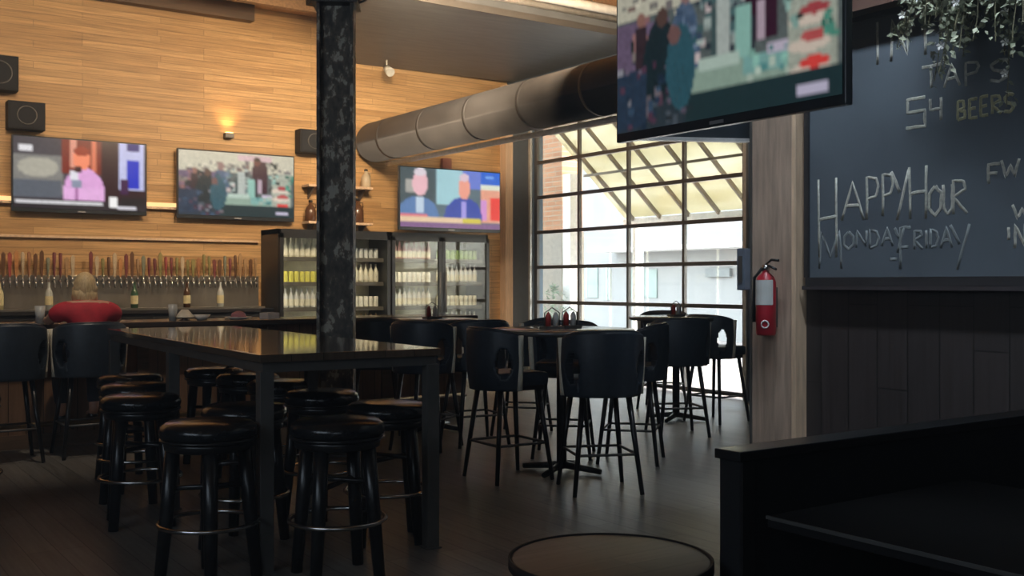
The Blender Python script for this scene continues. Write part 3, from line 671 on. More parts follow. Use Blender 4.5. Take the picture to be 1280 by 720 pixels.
# ------------------------------------------------------------------ upholstered bar chairs
def shell_pt(a, z, r=.27):
    # a = 0 at the back middle; squarish tub
    return Vector((r * math.sin(a) * 1.02, -r * math.cos(a) * .95 if abs(a) < PI / 2 else -r * math.cos(a) * .95, z))
def make_chair():
    s = thing('bar_chair', 'x', 'chair')
    A, zb, zt = R(77), .66, 1.10
    NA, NZ = 60, 24
    bm = bmesh.new()
    def top(a): return zt - .05 * max(0, (abs(a) / A)) ** 3
    grid = [[[None] * (NZ + 1) for _ in range(NA + 1)] for _ in range(2)]
    for side, r in ((0, .275), (1, .235)):
        for i in range(NA + 1):
            a = -A + 2 * A * i / NA
            for j in range(NZ + 1):
                z = zb + (top(a) - zb) * j / NZ
                bul = .012 * math.sin(PI * j / NZ)
                grid[side][i][j] = bm.verts.new(shell_pt(a, z, r + (bul if side == 0 else -bul) + .02 * j / NZ))
    def hole(i, j):
        a = -A + 2 * A * (i + .5) / NA; z = zb + (zt - zb) * (j + .5) / NZ
        return ((abs(a) - R(54)) / R(12)) ** 2 + ((z - .86) / .115) ** 2 < 1
    for side in (0, 1):
        for i in range(NA):
            for j in range(NZ):
                if not hole(i, j):
                    g = grid[side]; f = bm.faces.new((g[i][j], g[i + 1][j], g[i + 1][j + 1], g[i][j + 1])); f.smooth = True
    bnd = [e for e in bm.edges if len(e.link_faces) == 1]
    # join inner and outer along matching boundary edges
    idx = {}
    for i in range(NA + 1):
        for j in range(NZ + 1): idx[grid[0][i][j]] = grid[1][i][j]
    for e in bnd:
        a, b = e.verts
        if a in idx and b in idx: bm.faces.new((a, b, idx[b], idx[a]))
    bmesh.ops.recalc_face_normals(bm, faces=bm.faces[:])
    bmesh.ops.delete(bm, geom=[v for v in bm.verts if not v.link_faces], context='VERTS')
    me = bpy.data.meshes.new('backrest'); bm.to_mesh(me); bm.free(); me.materials.append(navy)
    o = bpy.data.objects.new('backrest', me); col.objects.link(o); o.parent = s
    for sg in (-1, 1):
        MB().tube([shell_pt(sg * (A + .03), zb + (top(A) - zb) * k / 6 + .005, .272 + .02 * k / 6) for k in range(7)], .022, 8).build('trim', mat('cream piping', (.72, .68, .56), .6), s)
    pt = MB().tube([shell_pt(-A + 2 * A * k / 30, top(-A + 2 * A * k / 30) + .004, .276) for k in range(31)], .009, 6); pt.build('top_piping', navy, s)
    sb = MB(); sb.box((0, .02, .735), (.44, .44, .10), bev=.035); sb.build('seat', navy, s)
    MB().box((0, .02, .67), (.38, .38, .03)).build('seat_frame', black_m, s)
    for sx in (-1, 1):
        for sy in (-1, 1):
            MB().tube([(sx * .16, .02 + sy * .16, .67), (sx * .235, .02 + sy * .235, 0.001)], [.021, .015], 8).build('leg', black_m, s)
    z = .27; q = .205
    for (a, b) in (((-q, -q), (q, -q)), ((q, -q), (q, q)), ((q, q), (-q, q)), ((-q, q), (-q, -q))):
        MB().tube([(a[0], a[1] + .02, z), (b[0], b[1] + .02, z)], .010, 8).build('foot_rail', gunm, s)
    return s
def place_yaw(phi):
    b = math.cos(phi) * (-FW) + math.sin(phi) * RT
    return math.atan2(b.x, -b.y)
chairs = [(632, 7.7, -58, 'dark tub bar chair left of the near round table, turned side on', 'T1'),
 (750, 7.25, 11, 'dark tub bar chair with its back to us at the near round table', 'T1'),
 (792, 8.45, 76, 'dark tub bar chair right of the near round table, edged in cream', 'T1'),
 (705, 8.75, 172, 'dark tub bar chair behind the near round table, facing us', 'T1'),
 (847, 9.9, 10, 'dark tub bar chair by the window, back to us, second from the right', 'T2'),
 (894, 10.9, -50, 'dark tub bar chair farthest right, standing by the glass door', 'T2'),
 (828, 12.1, 160, 'dark tub bar chair behind the window table, facing us', 'T2'),
 (594, 9.35, 25, 'dark tub bar chair back to us between the long table and the round tables', 'T3'),
 (532, 9.1, -20, 'dark tub bar chair just right of the steel column beyond the long table', 'T3'),
 (470, 9.55, 10, 'dark tub bar chair directly right of the steel column', 'T3'),
 (655, 10.0, 75, 'dark tub bar chair on the right side of the table by the bar end', 'T3'),
 ]
c0 = None
for px, d_, phi, lb, g in chairs:
    p = at(px, d_)
    if c0 is None: c0 = make_chair(); c0.location = p; c0.rotation_euler.z = place_yaw(R(phi)); c0['label'] = lb; c0['group'] = 'tub bar chairs at the high tables'
    else: dup(c0, p, place_yaw(R(phi)), lb, 'tub bar chairs at the high tables')
# chairs at the bar
for px, Y_, lb in ((110, 9.22, 'dark tub bar chair at the bar that the person in red sits on'), (8, 9.2, 'dark tub bar chair at the bar cut by the left edge of the picture')):
    k = FW + (px - 640) / F * RT; p = k * (Y_ / k.y)
    dup(c0, (p.x, p.y, 0), 0, lb, 'tub bar chairs at the bar')

def high_round(px, d_, r, label):
    t = thing('pub_table', label, 'table', at(px, d_))
    MB().lathe([(0, 1.045), (r - .01, 1.045), (r, 1.055), (r, 1.075), (r - .008, 1.082), (0, 1.082)], n=48).build('table_top', table_m2, t)
    MB().tube([(0, 0, .03), (0, 0, 1.045)], .038, 16).lathe([(0, 1.03), (.2, 1.03), (.2, 1.045), (0, 1.045)]).build('pedestal', black_m, t)
    for k in range(4):
        a = k * PI / 2 + .5
        MB().tube([(0, 0, .06), (.32 * math.cos(a), .32 * math.sin(a), .025)], [.03, .02], 8).build('foot', black_m, t)
    return t
high_round(702, 7.95, .55, 'near round high table with glossy dark top, ringed by tub chairs')
high_round(845, 11.0, .5, 'round high table close to the glass door')
high_round(540, 10.25, .45, 'round high table near the end of the bar')
def caddy(px, d_, label, z=1.082):
    g = thing('condiment_caddy', label, 'caddy', at(px, d_, z))
    MB().box((0, 0, .01), (.16, .1, .02)).tube([(-.07, 0, .01), (-.07, 0, .12), (0, 0, .16), (.07, 0, .12), (.07, 0, .01)], .005, 6).build('rack', gunm, g)
    for x, m in ((-.035, mat('red sauce', (.5, .05, .04), .3)), (.035, mat('pale shaker', (.6, .6, .58), .3))):
        MB().lathe([(0, .02), (.022, .02), (.022, .1), (.01, .12), (0, .13)], (x, 0, 0), 12).build('bottle', m, g)
caddy(712, 8.1, 'condiment caddy on the near round high table'); caddy(690, 7.95, 'second condiment caddy beside the other on the near round table')
caddy(845, 11.0, 'condiment caddy on the round table by the glass door'); caddy(540, 10.25, 'condiment caddy on the round table near the end of the bar')

# small round table close by
p = at(763, 3.15)
t = thing('round_table', 'small low round wooden table in the near foreground', 'table', p)
MB().lathe([(0, .57), (.29, .57), (.298, .575), (.298, .598), (.29, .60), (0, .60)], n=56).build('table_top', round_m, t)
MB().lathe([(.299, .572), (.306, .572), (.306, .603), (.299, .603), (.299, .572)], n=56).build('rim_band', black_mt, t)
MB().tube([(0, 0, .02), (0, 0, .57)], .035, 16).build('pedestal', black_m, t)
MB().lathe([(0, 0), (.22, 0), (.22, .012), (.05, .03), (0, .03)], n=32).build('base', black_m, t)

# ------------------------------------------------------------------ post, chalkboard, booth
pt = thing('wooden_post', 'brown stained wooden post at the end of the chalkboard wall, holding the fire extinguisher', 'post', (5.26, 4.5, 0))
MB().span((-.14, -.15, 0), (.14, .18, CZ)).build('post', post_m, pt)
MB().span((-.155, -.185, 0), (.0, -.152, CZ)).build('corner_trim', pale_wood, pt)
MB().span((-.15, .181, 0), (.14, .195, CZ)).build('back_board', gunm, pt)
# extinguisher
ex = thing('fire_extinguisher', 'red fire extinguisher hanging on the brown post', 'fire extinguisher', (5.12 - .075, 4.5, 1.10))
redm = mat('extinguisher red', (.42, .02, .035), .35)
MB().lathe([(0, 0), (.055, 0), (.062, .012), (.062, .33), (.05, .365), (.022, .39), (.02, .40), (0, .40)], n=24).build('cylinder', redm, ex)
MB().lathe([(0, .40), (.024, .40), (.024, .44), (0, .44)], n=14).build('valve', chrome, ex)
MB().tube([(0, 0, .44), (-.02, -.06, .47), (-.02, -.12, .465)], .008, 6).tube([(0, 0, .435), (-.02, -.05, .43), (-.02, -.10, .41)], .008, 6).build('handle', black_m, ex)
MB().tube([(0, .03, .42), (-.01, .085, .36), (-.01, .09, .2), (-.01, .085, .08)], [.009, .009, .009, .014], 8).build('hose', black_mt, ex)
lb_ = MB(); N = 10
for i in range(N):
    a0, a1 = PI * .72 + i * PI * .75 / N, PI * .72 + (i + 1) * PI * .75 / N
    lb_.quad(*[(.0635 * math.cos(a), .0635 * math.sin(a), z) for a, z in ((a0, .19), (a1, .19), (a1, .345), (a0, .345))])
tag(lb_.build('paper_label', mat('grey white label', (.6, .62, .6), .6), ex), 'pale instruction label')
rg = MB().tube([(-.064 * 1.0 * math.cos(.0) , 0 + .0, 0) for _ in range(2)], .001, 3) if False else None
N = 16; rr = MB()
nrm = Vector((-.80, -.60, 0)); ct = nrm * .065 + Vector((0, 0, .07)); tg = Vector((-.6, .8, 0))
rr.tube([ct + .022 * (math.cos(i * 2 * PI / N) * tg + math.sin(i * 2 * PI / N) * Vector((0, 0, 1))) for i in range(N)], .005, 6, closed=True)
rr.build('inspection_ring', mat('white ring', (.75, .7, .7), .5), ex)
MB().span((.062, -.03, .05), (.075, .03, .3)).build('wall_bracket', gunm, ex)
bx_ = thing('call_box', 'small dark electrical box on the window side of the brown post', 'box', (5.03, 4.72, 1.35))
MB().span((.03, -.03, .03), (.09, .04, .30), bev=.008).build('case', mat('dusty blue case', (.14, .17, .22), .5), bx_)
MB().span((.024, -.01, .08), (.03, .02, .25)).build('cover', gunm, bx_)
# chalkboard
BX = 5.17
cb_ = thing('chalkboard', 'large slate chalkboard on the dark wall with hand-lettered beer notices', 'chalkboard', (BX, 2.2, 1.46))
MB().span((0, -3.0, 0), (.029, 2.06, 1.49)).build('slate', chalkb, cb_)
MB().span((-.02, -3.0, -.05), (.03, 2.08, 0)).span((-.02, -3.0, 1.49), (.03, 2.08, 1.52)).span((-.02, 2.06, 0), (.03, 2.09, 1.49)).build('frame', mat('black frame', (.03, .028, .03), .45), cb_)
MB().span((-.05, -3.0, -.075), (.02, 2.08, -.052)).build('chalk_ledge', mat('ledge brown', (.05, .042, .045), .4), cb_)
tag(MB().span((BX - .12, -3.0, 2.985), (5.2, 4.31, 3.34)).build('wall_beam', mat('red brown beam', (.10, .05, .035), .6, stretch=(6, .5, 6))), 'red brown timber rail along the wall above the chalkboard', 'beam')
# stroke letters (unit box, y up)
S = {'I': [[(.5, 0), (.5, 1)]], 'N': [[(.05, 0), (.08, 1), (.9, .1), (.95, 1)]], 'T': [[(0, 1), (1, 1)], [(.5, 1), (.5, 0)]],
 'A': [[(0, 0), (.5, 1), (1, 0)], [(.2, .38), (.8, .38)]], 'P': [[(.1, 0), (.1, 1), (.75, .95), (.9, .75), (.7, .52), (.1, .48)]],
 'S': [[(.95, .9), (.5, 1), (.1, .8), (.25, .55), (.8, .42), (.92, .18), (.5, 0), (.05, .1)]], '5': [[(.9, 1), (.12, 1), (.12, .55), (.9, .55), (.9, 0), (.05, 0)]],
 '4': [[(.1, 1), (.1, .5), (.9, .5)], [(.85, 1), (.85, 0)]], 'B': [[(.1, 0), (.1, 1), (.7, .95), (.75, .6), (.1, .52)], [(.1, .52), (.85, .42), (.85, .05), (.1, 0)]],
 'E': [[(.95, 1), (.1, 1), (.1, 0), (.95, 0)], [(.1, .5), (.8, .5)]], 'R': [[(.1, 0), (.1, 1), (.75, .95), (.85, .72), (.1, .5), (.95, 0)]],
 'H': [[(.1, 1), (.15, 0)], [(.85, 1), (.85, 0)], [(.1, .48), (.85, .52)]], 'Y': [[(0, 1), (.5, .5)], [(1, 1), (.35, -.15)]], 'O': [[(.5, 1), (.1, .75), (.08, .25), (.5, 0), (.9, .25), (.92, .75), (.5, 1)]],
 'U': [[(.1, 1), (.12, .2), (.5, 0), (.88, .2), (.9, 1)]], 'M': [[(.0, 0), (.1, 1), (.5, .3), (.9, 1), (1, 0)]], 'D': [[(.1, 0), (.1, 1), (.7, .85), (.9, .5), (.7, .12), (.1, 0)]],
 'F': [[(.9, 1), (.1, 1), (.1, 0)], [(.1, .52), (.7, .52)]], '-': [[(.1, .5), (.9, .5)]], 'W': [[(0, 1), (.25, 0), (.5, .7), (.75, 0), (1, 1)]], '~': [[(.0, .3), (.4, .0), (.2, .8), (.7, .2), (.6, 1), (1, .5)]]}
def bpt(px, py):
    """board plane point under a bearing, as (y,z) local to the board"""
    k = FW + (px - 640) / F * RT; d_ = BX / k.x
    return k.y * d_ - 2.2, CAMH + (HOR - py) / F * d_ - 1.46
def letters(text, boxes, m, r=.010):
    mb = MB()
    for ch, (x0, yt, x1, yb_) in zip(text, boxes):
        a_y, a_z = bpt(x0, yb_); b_y, b_z = bpt(x1, yt)
        for stx in S[ch]:
            pts = []
            for (u, v), (u2, v2) in zip(stx, stx[1:]):
                for k in range(4): pts.append((u + (u2 - u) * k / 4, v + (v2 - v) * k / 4))
            pts.append(stx[-1])
            P = [Vector((-.003, a_y + (b_y - a_y) * u + rnd.uniform(-.002, .002), a_z + (b_z - a_z) * v + rnd.uniform(-.002, .002))) for u, v in pts]
            mb.tube(P, r, 6)
    for v in mb.bm.verts: v.co.x = -.0006 + (v.co.x + .003) * .04
    return mb.build('chalk_lettering', m, cb_)
letters('INT', [(1092, 26, 1102, 82), (1113, 20, 1137, 77), (1142, 14, 1172, 72)], chalk)
letters('TAPS', [(1152, 80, 1176, 112), (1180, 78, 1200, 110), (1205, 75, 1226, 108), (1236, 72, 1262, 104)], chalk, .009)
letters('54', [(1131, 121, 1159, 161), (1161, 121, 1179, 152)], chalk)
letters('BEERS', [(1196, 125, 1208, 150), (1211, 123, 1222, 148), (1225, 120, 1236, 145), (1239, 118, 1252, 143), (1255, 116, 1268, 141)], chalk_y, .009)
letters('HAPPY', [(1020, 222, 1050, 322), (1052, 226, 1080, 276), (1082, 220, 1100, 274), (1102, 216, 1118, 270), (1114, 212, 1136, 268)], chalk)
letters('HOUR', [(1134, 206, 1162, 274), (1160, 232, 1178, 270), (1178, 230, 1192, 268), (1190, 224, 1210, 268)], chalk)
dimc = mat('faded chalk', (.20, .225, .23), .9)
letters('MONDAY', [(1024, 288, 1052, 336), (1054, 290, 1068, 312), (1070, 288, 1084, 310), (1086, 286, 1100, 310), (1102, 284, 1116, 308), (1118, 284, 1130, 312)], dimc, .009)
letters('-FRIDAY', [(1112, 322, 1122, 326), (1124, 284, 1140, 336), (1142, 288, 1154, 312), (1156, 288, 1160, 310), (1162, 286, 1174, 310), (1176, 284, 1190, 310), (1188, 280, 1212, 330)], dimc, .009)
letters('FW', [(1234, 204, 1252, 230), (1252, 198, 1274, 222)], chalk, .009)
letters('WIN', [(1266, 254, 1290, 274), (1256, 284, 1266, 300), (1268, 280, 1282, 310)], chalk, .009)
# hanging plant
hp_y, hp_z = bpt(1262, 0)
hp = thing('hanging_plant', 'trailing pale green plant hanging over the upper right of the chalkboard', 'plant', (4.93, (2.2 + hp_y) * 4.93 / BX, 2.6))
leafm = mat('sage leaf', (.14, .16, .10), .6, 0, c2=(.36, .38, .27), scale=9); flm = mat('pale blossom', (.6, .6, .56), .7)
vine = MB(); lf = MB(); fl = MB()
MB().lathe([(0, .42), (.10, .42), (.15, .60), (.155, .62), (.14, .62), (.13, .58), (0, .56)], n=20).build('pot', mat('dark pot', (.05, .045, .04), .6), hp)
MB().tube([(0, 0, .6), (0, 0, CZ - 2.6)], .006, 6).build('hanging_cord', black_mt, hp)
def leaf(mb, p, s):
    u = Vector((rnd.uniform(-1, 1), rnd.uniform(-1, 1), rnd.uniform(-1, .4))).normalized(); v = u.cross(Vector((rnd.uniform(-1, 1), rnd.uniform(-1, 1), rnd.uniform(-1, 1)))).normalized()
    m = p + u * s * .5
    a = mb.bm.verts.new(p); b = mb.bm.verts.new(m + v * s * .28 + Vector((0, 0, .004))); c = mb.bm.verts.new(p + u * s); d_ = mb.bm.verts.new(m - v * s * .28 + Vector((0, 0, .004)))
    mb.bm.faces.new((a, b, c)); mb.bm.faces.new((a, c, d_))
for i in range(110):
    a = rnd.random() * 2 * PI; sy = math.sin(a)
    x, y, z = .1 * math.cos(a), .14 * sy, .6
    reach = rnd.uniform(.08, .50); ln = rnd.uniform(.35, .85) * (1.0 if reach < .35 else .75)
    if i == 0: a, sy, reach, ln = 1.8, 1, .12, 1.02
    pts = []; 
    for k in range(9):
        f = k / 8
        pts.append(Vector((x + math.cos(a) * .10 * f + rnd.uniform(-.008, .008), y + sy * reach * math.sqrt(f) + rnd.uniform(-.01, .01), z + .12 * math.sin(min(1, f * 3) * PI / 2) - ln * f ** 1.3)))
        pts[-1].x = min(pts[-1].x, .2)
    vine.tube(pts, .003, 5)
    for k in range(8):
        for q in range(9):
            p_ = pts[k].lerp(pts[k + 1], rnd.random()) + Vector((rnd.uniform(-.02, .02), rnd.uniform(-.035, .035), rnd.uniform(-.03, .03)))
            leaf(lf, p_, rnd.uniform(.026, .052))
        if rnd.random() < .12 or (i == 0 and k > 2):
            c = pts[k] + Vector((-.03, 0, 0))
            for q in range(5): 
                aa = q * 2 * PI / 5; e = Vector((-.006, .018 * math.cos(aa), .018 * math.sin(aa))); e2 = Vector((-.006, .018 * math.cos(aa + .9), .018 * math.sin(aa + .9)))
                fl.bm.faces.new([fl.bm.verts.new(w_) for w_ in (c, c + e, c + e * 1.2 + e2 * .3, c + e2)])
vine.build('vines', mat('vine stem', (.12, .11, .06), .7), hp); lf.build('leaves', leafm, hp); fl.build('blossoms', flm, hp)

# booth
bo = thing('booth_partition', 'low black booth partition jutting out from the chalkboard wall', 'partition', (2.3, 2.15, 0))
MB().span((0, 0, 0), (2.89, .08, .90)).build('panel', black_mt, bo)
MB().span((-.012, -.012, .90), (2.89, .092, .93), bev=.004).build('cap_rail', black_m, bo)
MB().span((.0, -.012, 0), (.05, 0, .9)).build('edge_stile', black_m, bo)
bt = thing('booth_table', 'dark table beside the low black partition, lower right', 'table', (2.86, 1.35, 0))
MB().span((-.5, -.75, .71), (.5, .75, .745), bev=.004).build('table_top', mat('near black table', (.008, .008, .009), .8, spec=.2), bt)
MB().span((-.506, -.75, .735), (-.5, .75, .7455)).build('edge_strip', mat('worn edge', (.07, .07, .068), .4), bt)  # paler strip paints the highlight along the table edge
MB().span((-.08, -.5, .03), (.08, .5, .71)).span((-.3, -.6, 0), (.3, .6, .03)).build('pedestal', black_mt, bt)
bn = thing('booth_bench', 'black padded bench along the wall below the chalkboard', 'bench', (4.85, .6, 0))
MB().span((-.3, -2.2, .08), (.34, 1.5, .38)).build('base', black_mt, bn)
for i in range(3): MB().span((-.32, -2.18 + i * 1.24, .38), (.2, -.96 + i * 1.24, .47), bev=.03).build('seat_cushion', vinyl, bn)
for i in range(3): MB().span((.2, -2.18 + i * 1.24, .4), (.33, -.96 + i * 1.24, .85), bev=.03).build('back_cushion', vinyl, bn)

# ------------------------------------------------------------------ the person at the bar
k = FW + (110 - 640) / F * RT; pp_ = k * (9.22 / k.y)
per = thing('person', 'person with blonde hair in a red top sitting at the bar, back to us', 'person', (pp_.x, pp_.y, 0), 0)
def skin(name, pts, edges, radii, m, parent, sub=2, root=0):
    me = bpy.data.meshes.new(name); me.from_pydata([Vector(p) for p in pts], edges, []); me.materials.append(m)
    o = bpy.data.objects.new(name, me); col.objects.link(o)
    if parent: o.parent = parent
    md = o.modifiers.new('s', 'SKIN'); md.use_smooth_shade = True
    me.skin_vertices or o
    if not me.skin_vertices: me.attributes.new('skin', 'FLOAT', 'POINT')
    for v, r in zip(me.skin_vertices[0].data, radii):
        v.radius = r if isinstance(r, tuple) else (r, r)
    me.skin_vertices[0].data[root].use_root = True
    sd = o.modifiers.new('d', 'SUBSURF'); sd.levels = sub; sd.render_levels = sub
    return o
skinm = mat('warm skin', (.58, .32, .22), .5, var=.06)
redt = mat('red cotton', (.50, .025, .045), .75, var=.15)
jean = mat('dark denim', (.03, .035, .055), .8)
hairm = mat('blonde hair', (.50, .33, .15), .5, 0, c2=(.85, .68, .40), scale=20, stretch=(8, 8, .8))
B = [(0, -.02, .86), (0, -.01, .98), (0, 0.01, 1.10), (0, .03, 1.20), (0, .055, 1.26), (0, .08, 1.31)]      # pelvis..neck
E = [(0, 1), (1, 2), (2, 3), (3, 4), (4, 5)]; RD = [(.15, .12), (.12, .095), (.14, .10), (.13, .085), (.06, .055), (.048, .05)]
for s in (-1, 1):
    n0 = len(B)
    B += [(s * .17, .04, 1.215), (s * .225, .07, 1.18), (s * .27, .16, 1.115), (s * .25, .34, 1.115), (s * .19, .47, 1.115), (s * .165, .51, 1.115)]
    E += [(3, n0), (n0, n0 + 1), (n0 + 1, n0 + 2), (n0 + 2, n0 + 3), (n0 + 3, n0 + 4), (n0 + 4, n0 + 5)]
    RD += [.07, .058, .045, .036, .026, (.036, .018)]
    n1 = len(B)
    B += [(s * .10, .0, .85), (s * .13, .22, .84), (s * .14, .40, .80), (s * .14, .40, .55), (s * .13, .36, .33), (s * .13, .44, .285), (s * .13, .52, .285)]
    E += [(0, n1)] + [(n1 + i, n1 + i + 1) for i in range(6)]
    RD += [.105, .085, .065, .055, .042, .038, (.04, .026)]
skin('body', B, E, RD, skinm, per)
T = B[0:5]; 
tp = [(0, -.02, .84), (0, -.01, .98), (0, 0.01, 1.10), (0, .03, 1.19)]; te = [(0, 1), (1, 2), (2, 3)]; trr = [(.172, .14), (.142, .115), (.170, .130), (.165, .125)]
for s in (-1, 1):
    n0 = len(tp); tp += [(s * .16, .04, 1.205), (s * .225, .07, 1.175), (s * .252, .12, 1.13)]; te += [(3, n0), (n0, n0 + 1), (n0 + 1, n0 + 2)]; trr += [.095, .082, .068]
skin('red_top', tp, te, trr, redt, per)
jp = [(0, -.02, .86)]; je = []; jr = [(.172, .142)]
for s in (-1, 1):
    n0 = len(jp); jp += [(s * .10, .0, .85), (s * .13, .22, .84), (s * .14, .40, .80), (s * .14, .40, .55), (s * .13, .37, .37)]; je += [(0, n0)] + [(n0 + i, n0 + i + 1) for i in range(4)]; jr += [.122, .098, .078, .067, .056]
skin('trousers', jp, je, jr, jean, per)
for s in (-1, 1):
    skin('shoe', [(s * .13, .36, .30), (s * .13, .42, .262), (s * .13, .55, .262)], [(0, 1), (1, 2)], [.048, (.048, .04), (.045, .03)], black_m, per, 2)
# head: one shaped surface with face, ears
def ellips(c, r, n=20, m=14):
    t = bmesh.new(); bmesh.ops.create_uvsphere(t, u_segments=n, v_segments=m, radius=1)
    for v in t.verts: v.co = Vector((v.co.x * r[0], v.co.y * r[1], v.co.z * r[2]))
    for f in t.faces: f.smooth = True
    t.transform(Matrix.Translation(c)); return t
hd = MB(); hc = Vector((0, .12, 1.392))
t_ = ellips((0, 0, 0), (.073, .092, .108), 28, 20)
for v in t_.verts:
    if v.co.z < 0: v.co.x *= 1 + v.co.z * 2.2; 
    if v.co.y > .06 and abs(v.co.x) < .02 and -.03 < v.co.z < .02: v.co.y += .022
    if v.co.y > .05 and .0 < v.co.z < .03 and .02 < abs(v.co.x) < .05: v.co.y -= .008
t_.transform(Matrix.Translation(hc)); hd._add(t_)
for s in (-1, 1): hd._add(ellips(hc + Vector((s * .074, -.005, -.005)), (.010, .02, .032), 10, 8))
hd.build('head', skinm, per)
fc = MB()
for s in (-1, 1): fc._add(ellips(hc + Vector((s * .03, .080, .012)), (.013, .009, .007), 10, 8))
fc.build('eyes', mat('eye white', (.7, .7, .68), .3), per)
MB()._add(ellips(hc + Vector((0, .080, -.05)), (.024, .008, .008), 12, 8)).build('mouth', mat('lips', (.45, .14, .12), .5), per)
hr = MB(); t_ = ellips((0, -.014, .012), (.088, .102, .118), 30, 22)
dele = [v for v in t_.verts if v.co.y > .045 and v.co.z < .065]
bmesh.ops.delete(t_, geom=dele, context='VERTS'); 
for v in t_.verts:
    v.co += Vector((rnd.uniform(-.003, .003), rnd.uniform(-.003, .003), 0))
    if v.co.z < 0 and v.co.y < .03: v.co.z *= 1.55; v.co.x *= 1.12
t_.transform(Matrix.Translation(hc)); hr._add(t_)
for i in range(26):
    a = PI * (1.0 + i / 25); r0 = .082
    x, y = r0 * math.cos(a), r0 * 1.1 * math.sin(a)
    hr.tube([hc + Vector((x, y - .01, .0)), hc + Vector((x * 1.12, y * 1.08, -.08)), hc + Vector((x * 1.15 + rnd.uniform(-.012, .012), y * 1.02 - .005, -.16 - rnd.uniform(0, .05)))], [.014, .013, .004], 6)
hr.build('hair', hairm, per)
# fingers resting on the bar
for s in (-1, 1):
    hb = Vector((s * .165, .51, 1.112))
    for i, (dx_, ln) in enumerate(((-.026, .06), (-.009, .07), (.009, .066), (.025, .052))):
        skin('finger', [hb + Vector((dx_, .0, .002)), hb + Vector((dx_ * 1.1, ln * .5, .008)), hb + Vector((dx_ * 1.15, ln, -.012))], [(0, 1), (1, 2)], [.0095, .009, .007], skinm, per, 1)
    skin('thumb', [hb + Vector((-s * .025, -.03, 0)), hb + Vector((-s * .05, .0, 0)), hb + Vector((-s * .055, .025, -.01))], [(0, 1), (1, 2)], [.011, .010, .008], skinm, per, 1)

# ------------------------------------------------------------------ light
wd = bpy.data.worlds.new('sky'); scene.world = wd; wd.use_nodes = True
n = wd.node_tree.nodes; l = wd.node_tree.links
sky = n.new('ShaderNodeTexSky'); sky.sky_type = 'NISHITA'; sky.sun_disc = False; sky.sun_elevation = R(48); sky.sun_rotation = R(120); sky.air_density = 1.0; sky.dust_density = 3
bg = n['Background']; hs = n.new('ShaderNodeHueSaturation'); hs.inputs['Saturation'].default_value = .35
l.new(sky.outputs[0], hs.inputs['Color']); l.new(hs.outputs[0], bg.inputs[0]); bg.inputs[1].default_value = 2.4
def light(kind, name, loc, energy, color, size=None, target=None, **kw):
    d_ = bpy.data.lights.new(name, kind); d_.energy = energy; d_.color = color
    if kind == 'AREA':
        d_.shape = 'RECTANGLE'; d_.size, d_.size_y = size
    for a, b in kw.items(): setattr(d_, a, b)
    o = bpy.data.objects.new(name, d_); col.objects.link(o); o.location = loc
    if target is not None: o.rotation_euler = (Vector(target) - Vector(loc)).to_track_quat('-Z', 'Y').to_euler()
    return o
sun = light('SUN', 'sun', (20, 5, 20), 1.6, (1, .94, .85), target=(19.2, 7.0, 17.6), angle=.01)
# window daylight helps sampling
po = light('AREA', 'door_portal', (WX + .12, (DY0 + DY1) / 2, 1.98), 1, (1, 1, 1), (4.4, 3.9), target=(0, (DY0 + DY1) / 2, 1.98)); po.data.cycles.is_portal = True
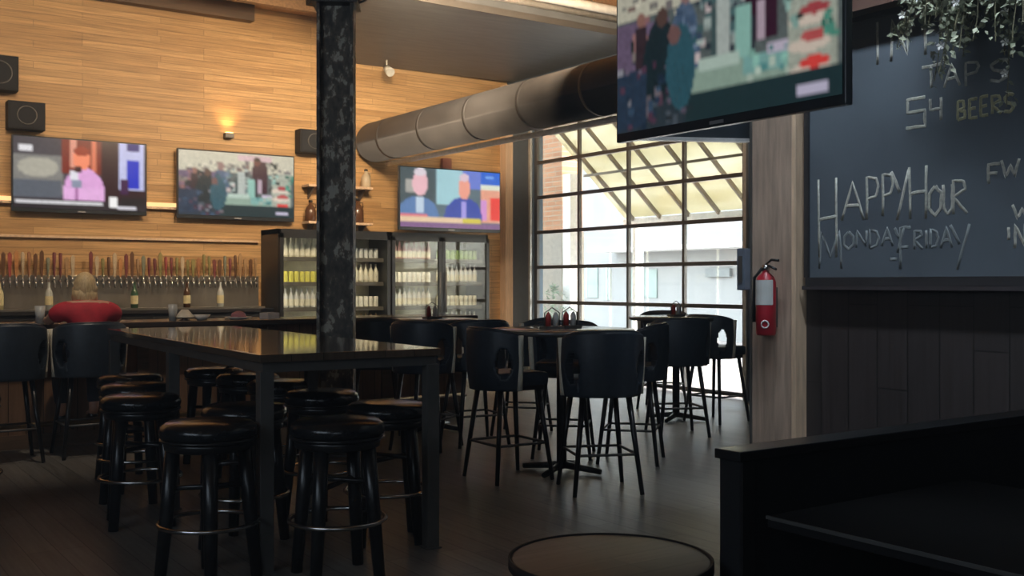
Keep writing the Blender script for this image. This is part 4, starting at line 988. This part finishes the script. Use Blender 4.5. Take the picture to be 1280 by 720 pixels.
# warm wash lamps on the ceiling rail facing the plank wall
for lx, lz, tx, e in ((-.8, 4.9, -.5, 330), (2.0, 4.9, 2.2, 430), (4.4, 4.6, 5.0, 520), (5.2, 4.4, 7.2, 560), (5.4, 4.4, 9.0, 560)):
    light('SPOT', 'wall_wash', (lx, 9.4, lz), e, (1, .77, .52), target=(tx, 14, 3.2), spot_size=R(95), spot_blend=1, shadow_soft_size=.3)
light('SPOT', 'bar_pendant', (1.9, 7.7, 4.6), 220, (1, .84, .66), target=(1.9, 9.6, 1.0), spot_size=R(60), spot_blend=1, shadow_soft_size=.1)  # added warm spot brightening the person and bar front, no fixture
light('SPOT', 'uplight', (4.97, 13.90, 3.50), 14, (1, .58, .24), target=(4.97, 13.99, 4.3), spot_size=R(120), spot_blend=1, shadow_soft_size=.03)
light('AREA', 'ceiling_bounce', (7.4, 8.5, 4.62), 170, (1, .76, .5), (3, 1.6), target=(8.2, 11, 5.2))  # added warm area light brightening the ceiling planks
light('AREA', 'rear_windows', (-1.5, Y0 + .3, 2.6), 30, (.72, .86, 1), (4, 2.2), target=(3, 6, 2.0))  # added bluish fill from behind the camera, no windows there
light('AREA', 'left_windows', (X0 + .3, 2.5, 3.2), 90, (.70, .84, 1), (5, 2.2), target=(5.2, 4.5, 2.6))  # added bluish fill from the left, no window in that wall
light('AREA', 'board_light', (3.85, 2.6, 5.0), 75, (.76, .88, 1), (3.8, .2), target=(5.2, 2.6, 2.7), spread=R(100))  # added bluish fill brightening the chalkboard, no fixture

HZ = 0.015  # scattering volume added to lift the darks like bluish lens haze
if HZ:
    hm = bpy.data.materials.new('thin haze'); hm.use_nodes = True
    n = hm.node_tree.nodes; l = hm.node_tree.links; n.remove(n['Principled BSDF'])
    vs = n.new('ShaderNodeVolumeScatter'); vs.inputs['Color'].default_value = (.86, .93, 1, 1); vs.inputs['Density'].default_value = HZ; vs.inputs['Anisotropy'].default_value = .5
    l.new(vs.outputs[0], n['Material Output'].inputs['Volume'])
    hz = MB().span((X0 + .01, Y0 + .01, .01), (WX - .12, TY - .01, CZ - .01)).build('room_haze', hm)
    tag(hz, 'faint bluish haze hanging in the air of the whole room', 'haze', kind='stuff')

# ------------------------------------------------------------------ camera
cam = bpy.data.cameras.new('camera'); co = bpy.data.objects.new('camera', cam); col.objects.link(co)
co.location = (0, 0, CAMH); co.rotation_euler = (PI / 2, 0, -YAW)
cam.sensor_width = 36; cam.lens = F / 1280 * 36; cam.shift_y = -(360 - HOR) / 1280; cam.clip_start = .05; cam.clip_end = 200
scene.camera = co
scene.view_settings.view_transform = 'Standard'; scene.view_settings.look = 'None'
scene.view_settings.exposure = 0; scene.view_settings.gamma = 1; scene.view_settings.use_curve_mapping = False
scene.cycles.use_denoising = True
scene.cycles.max_bounces = 8; scene.cycles.transparent_max_bounces = 12; scene.cycles.sample_clamp_indirect = 6
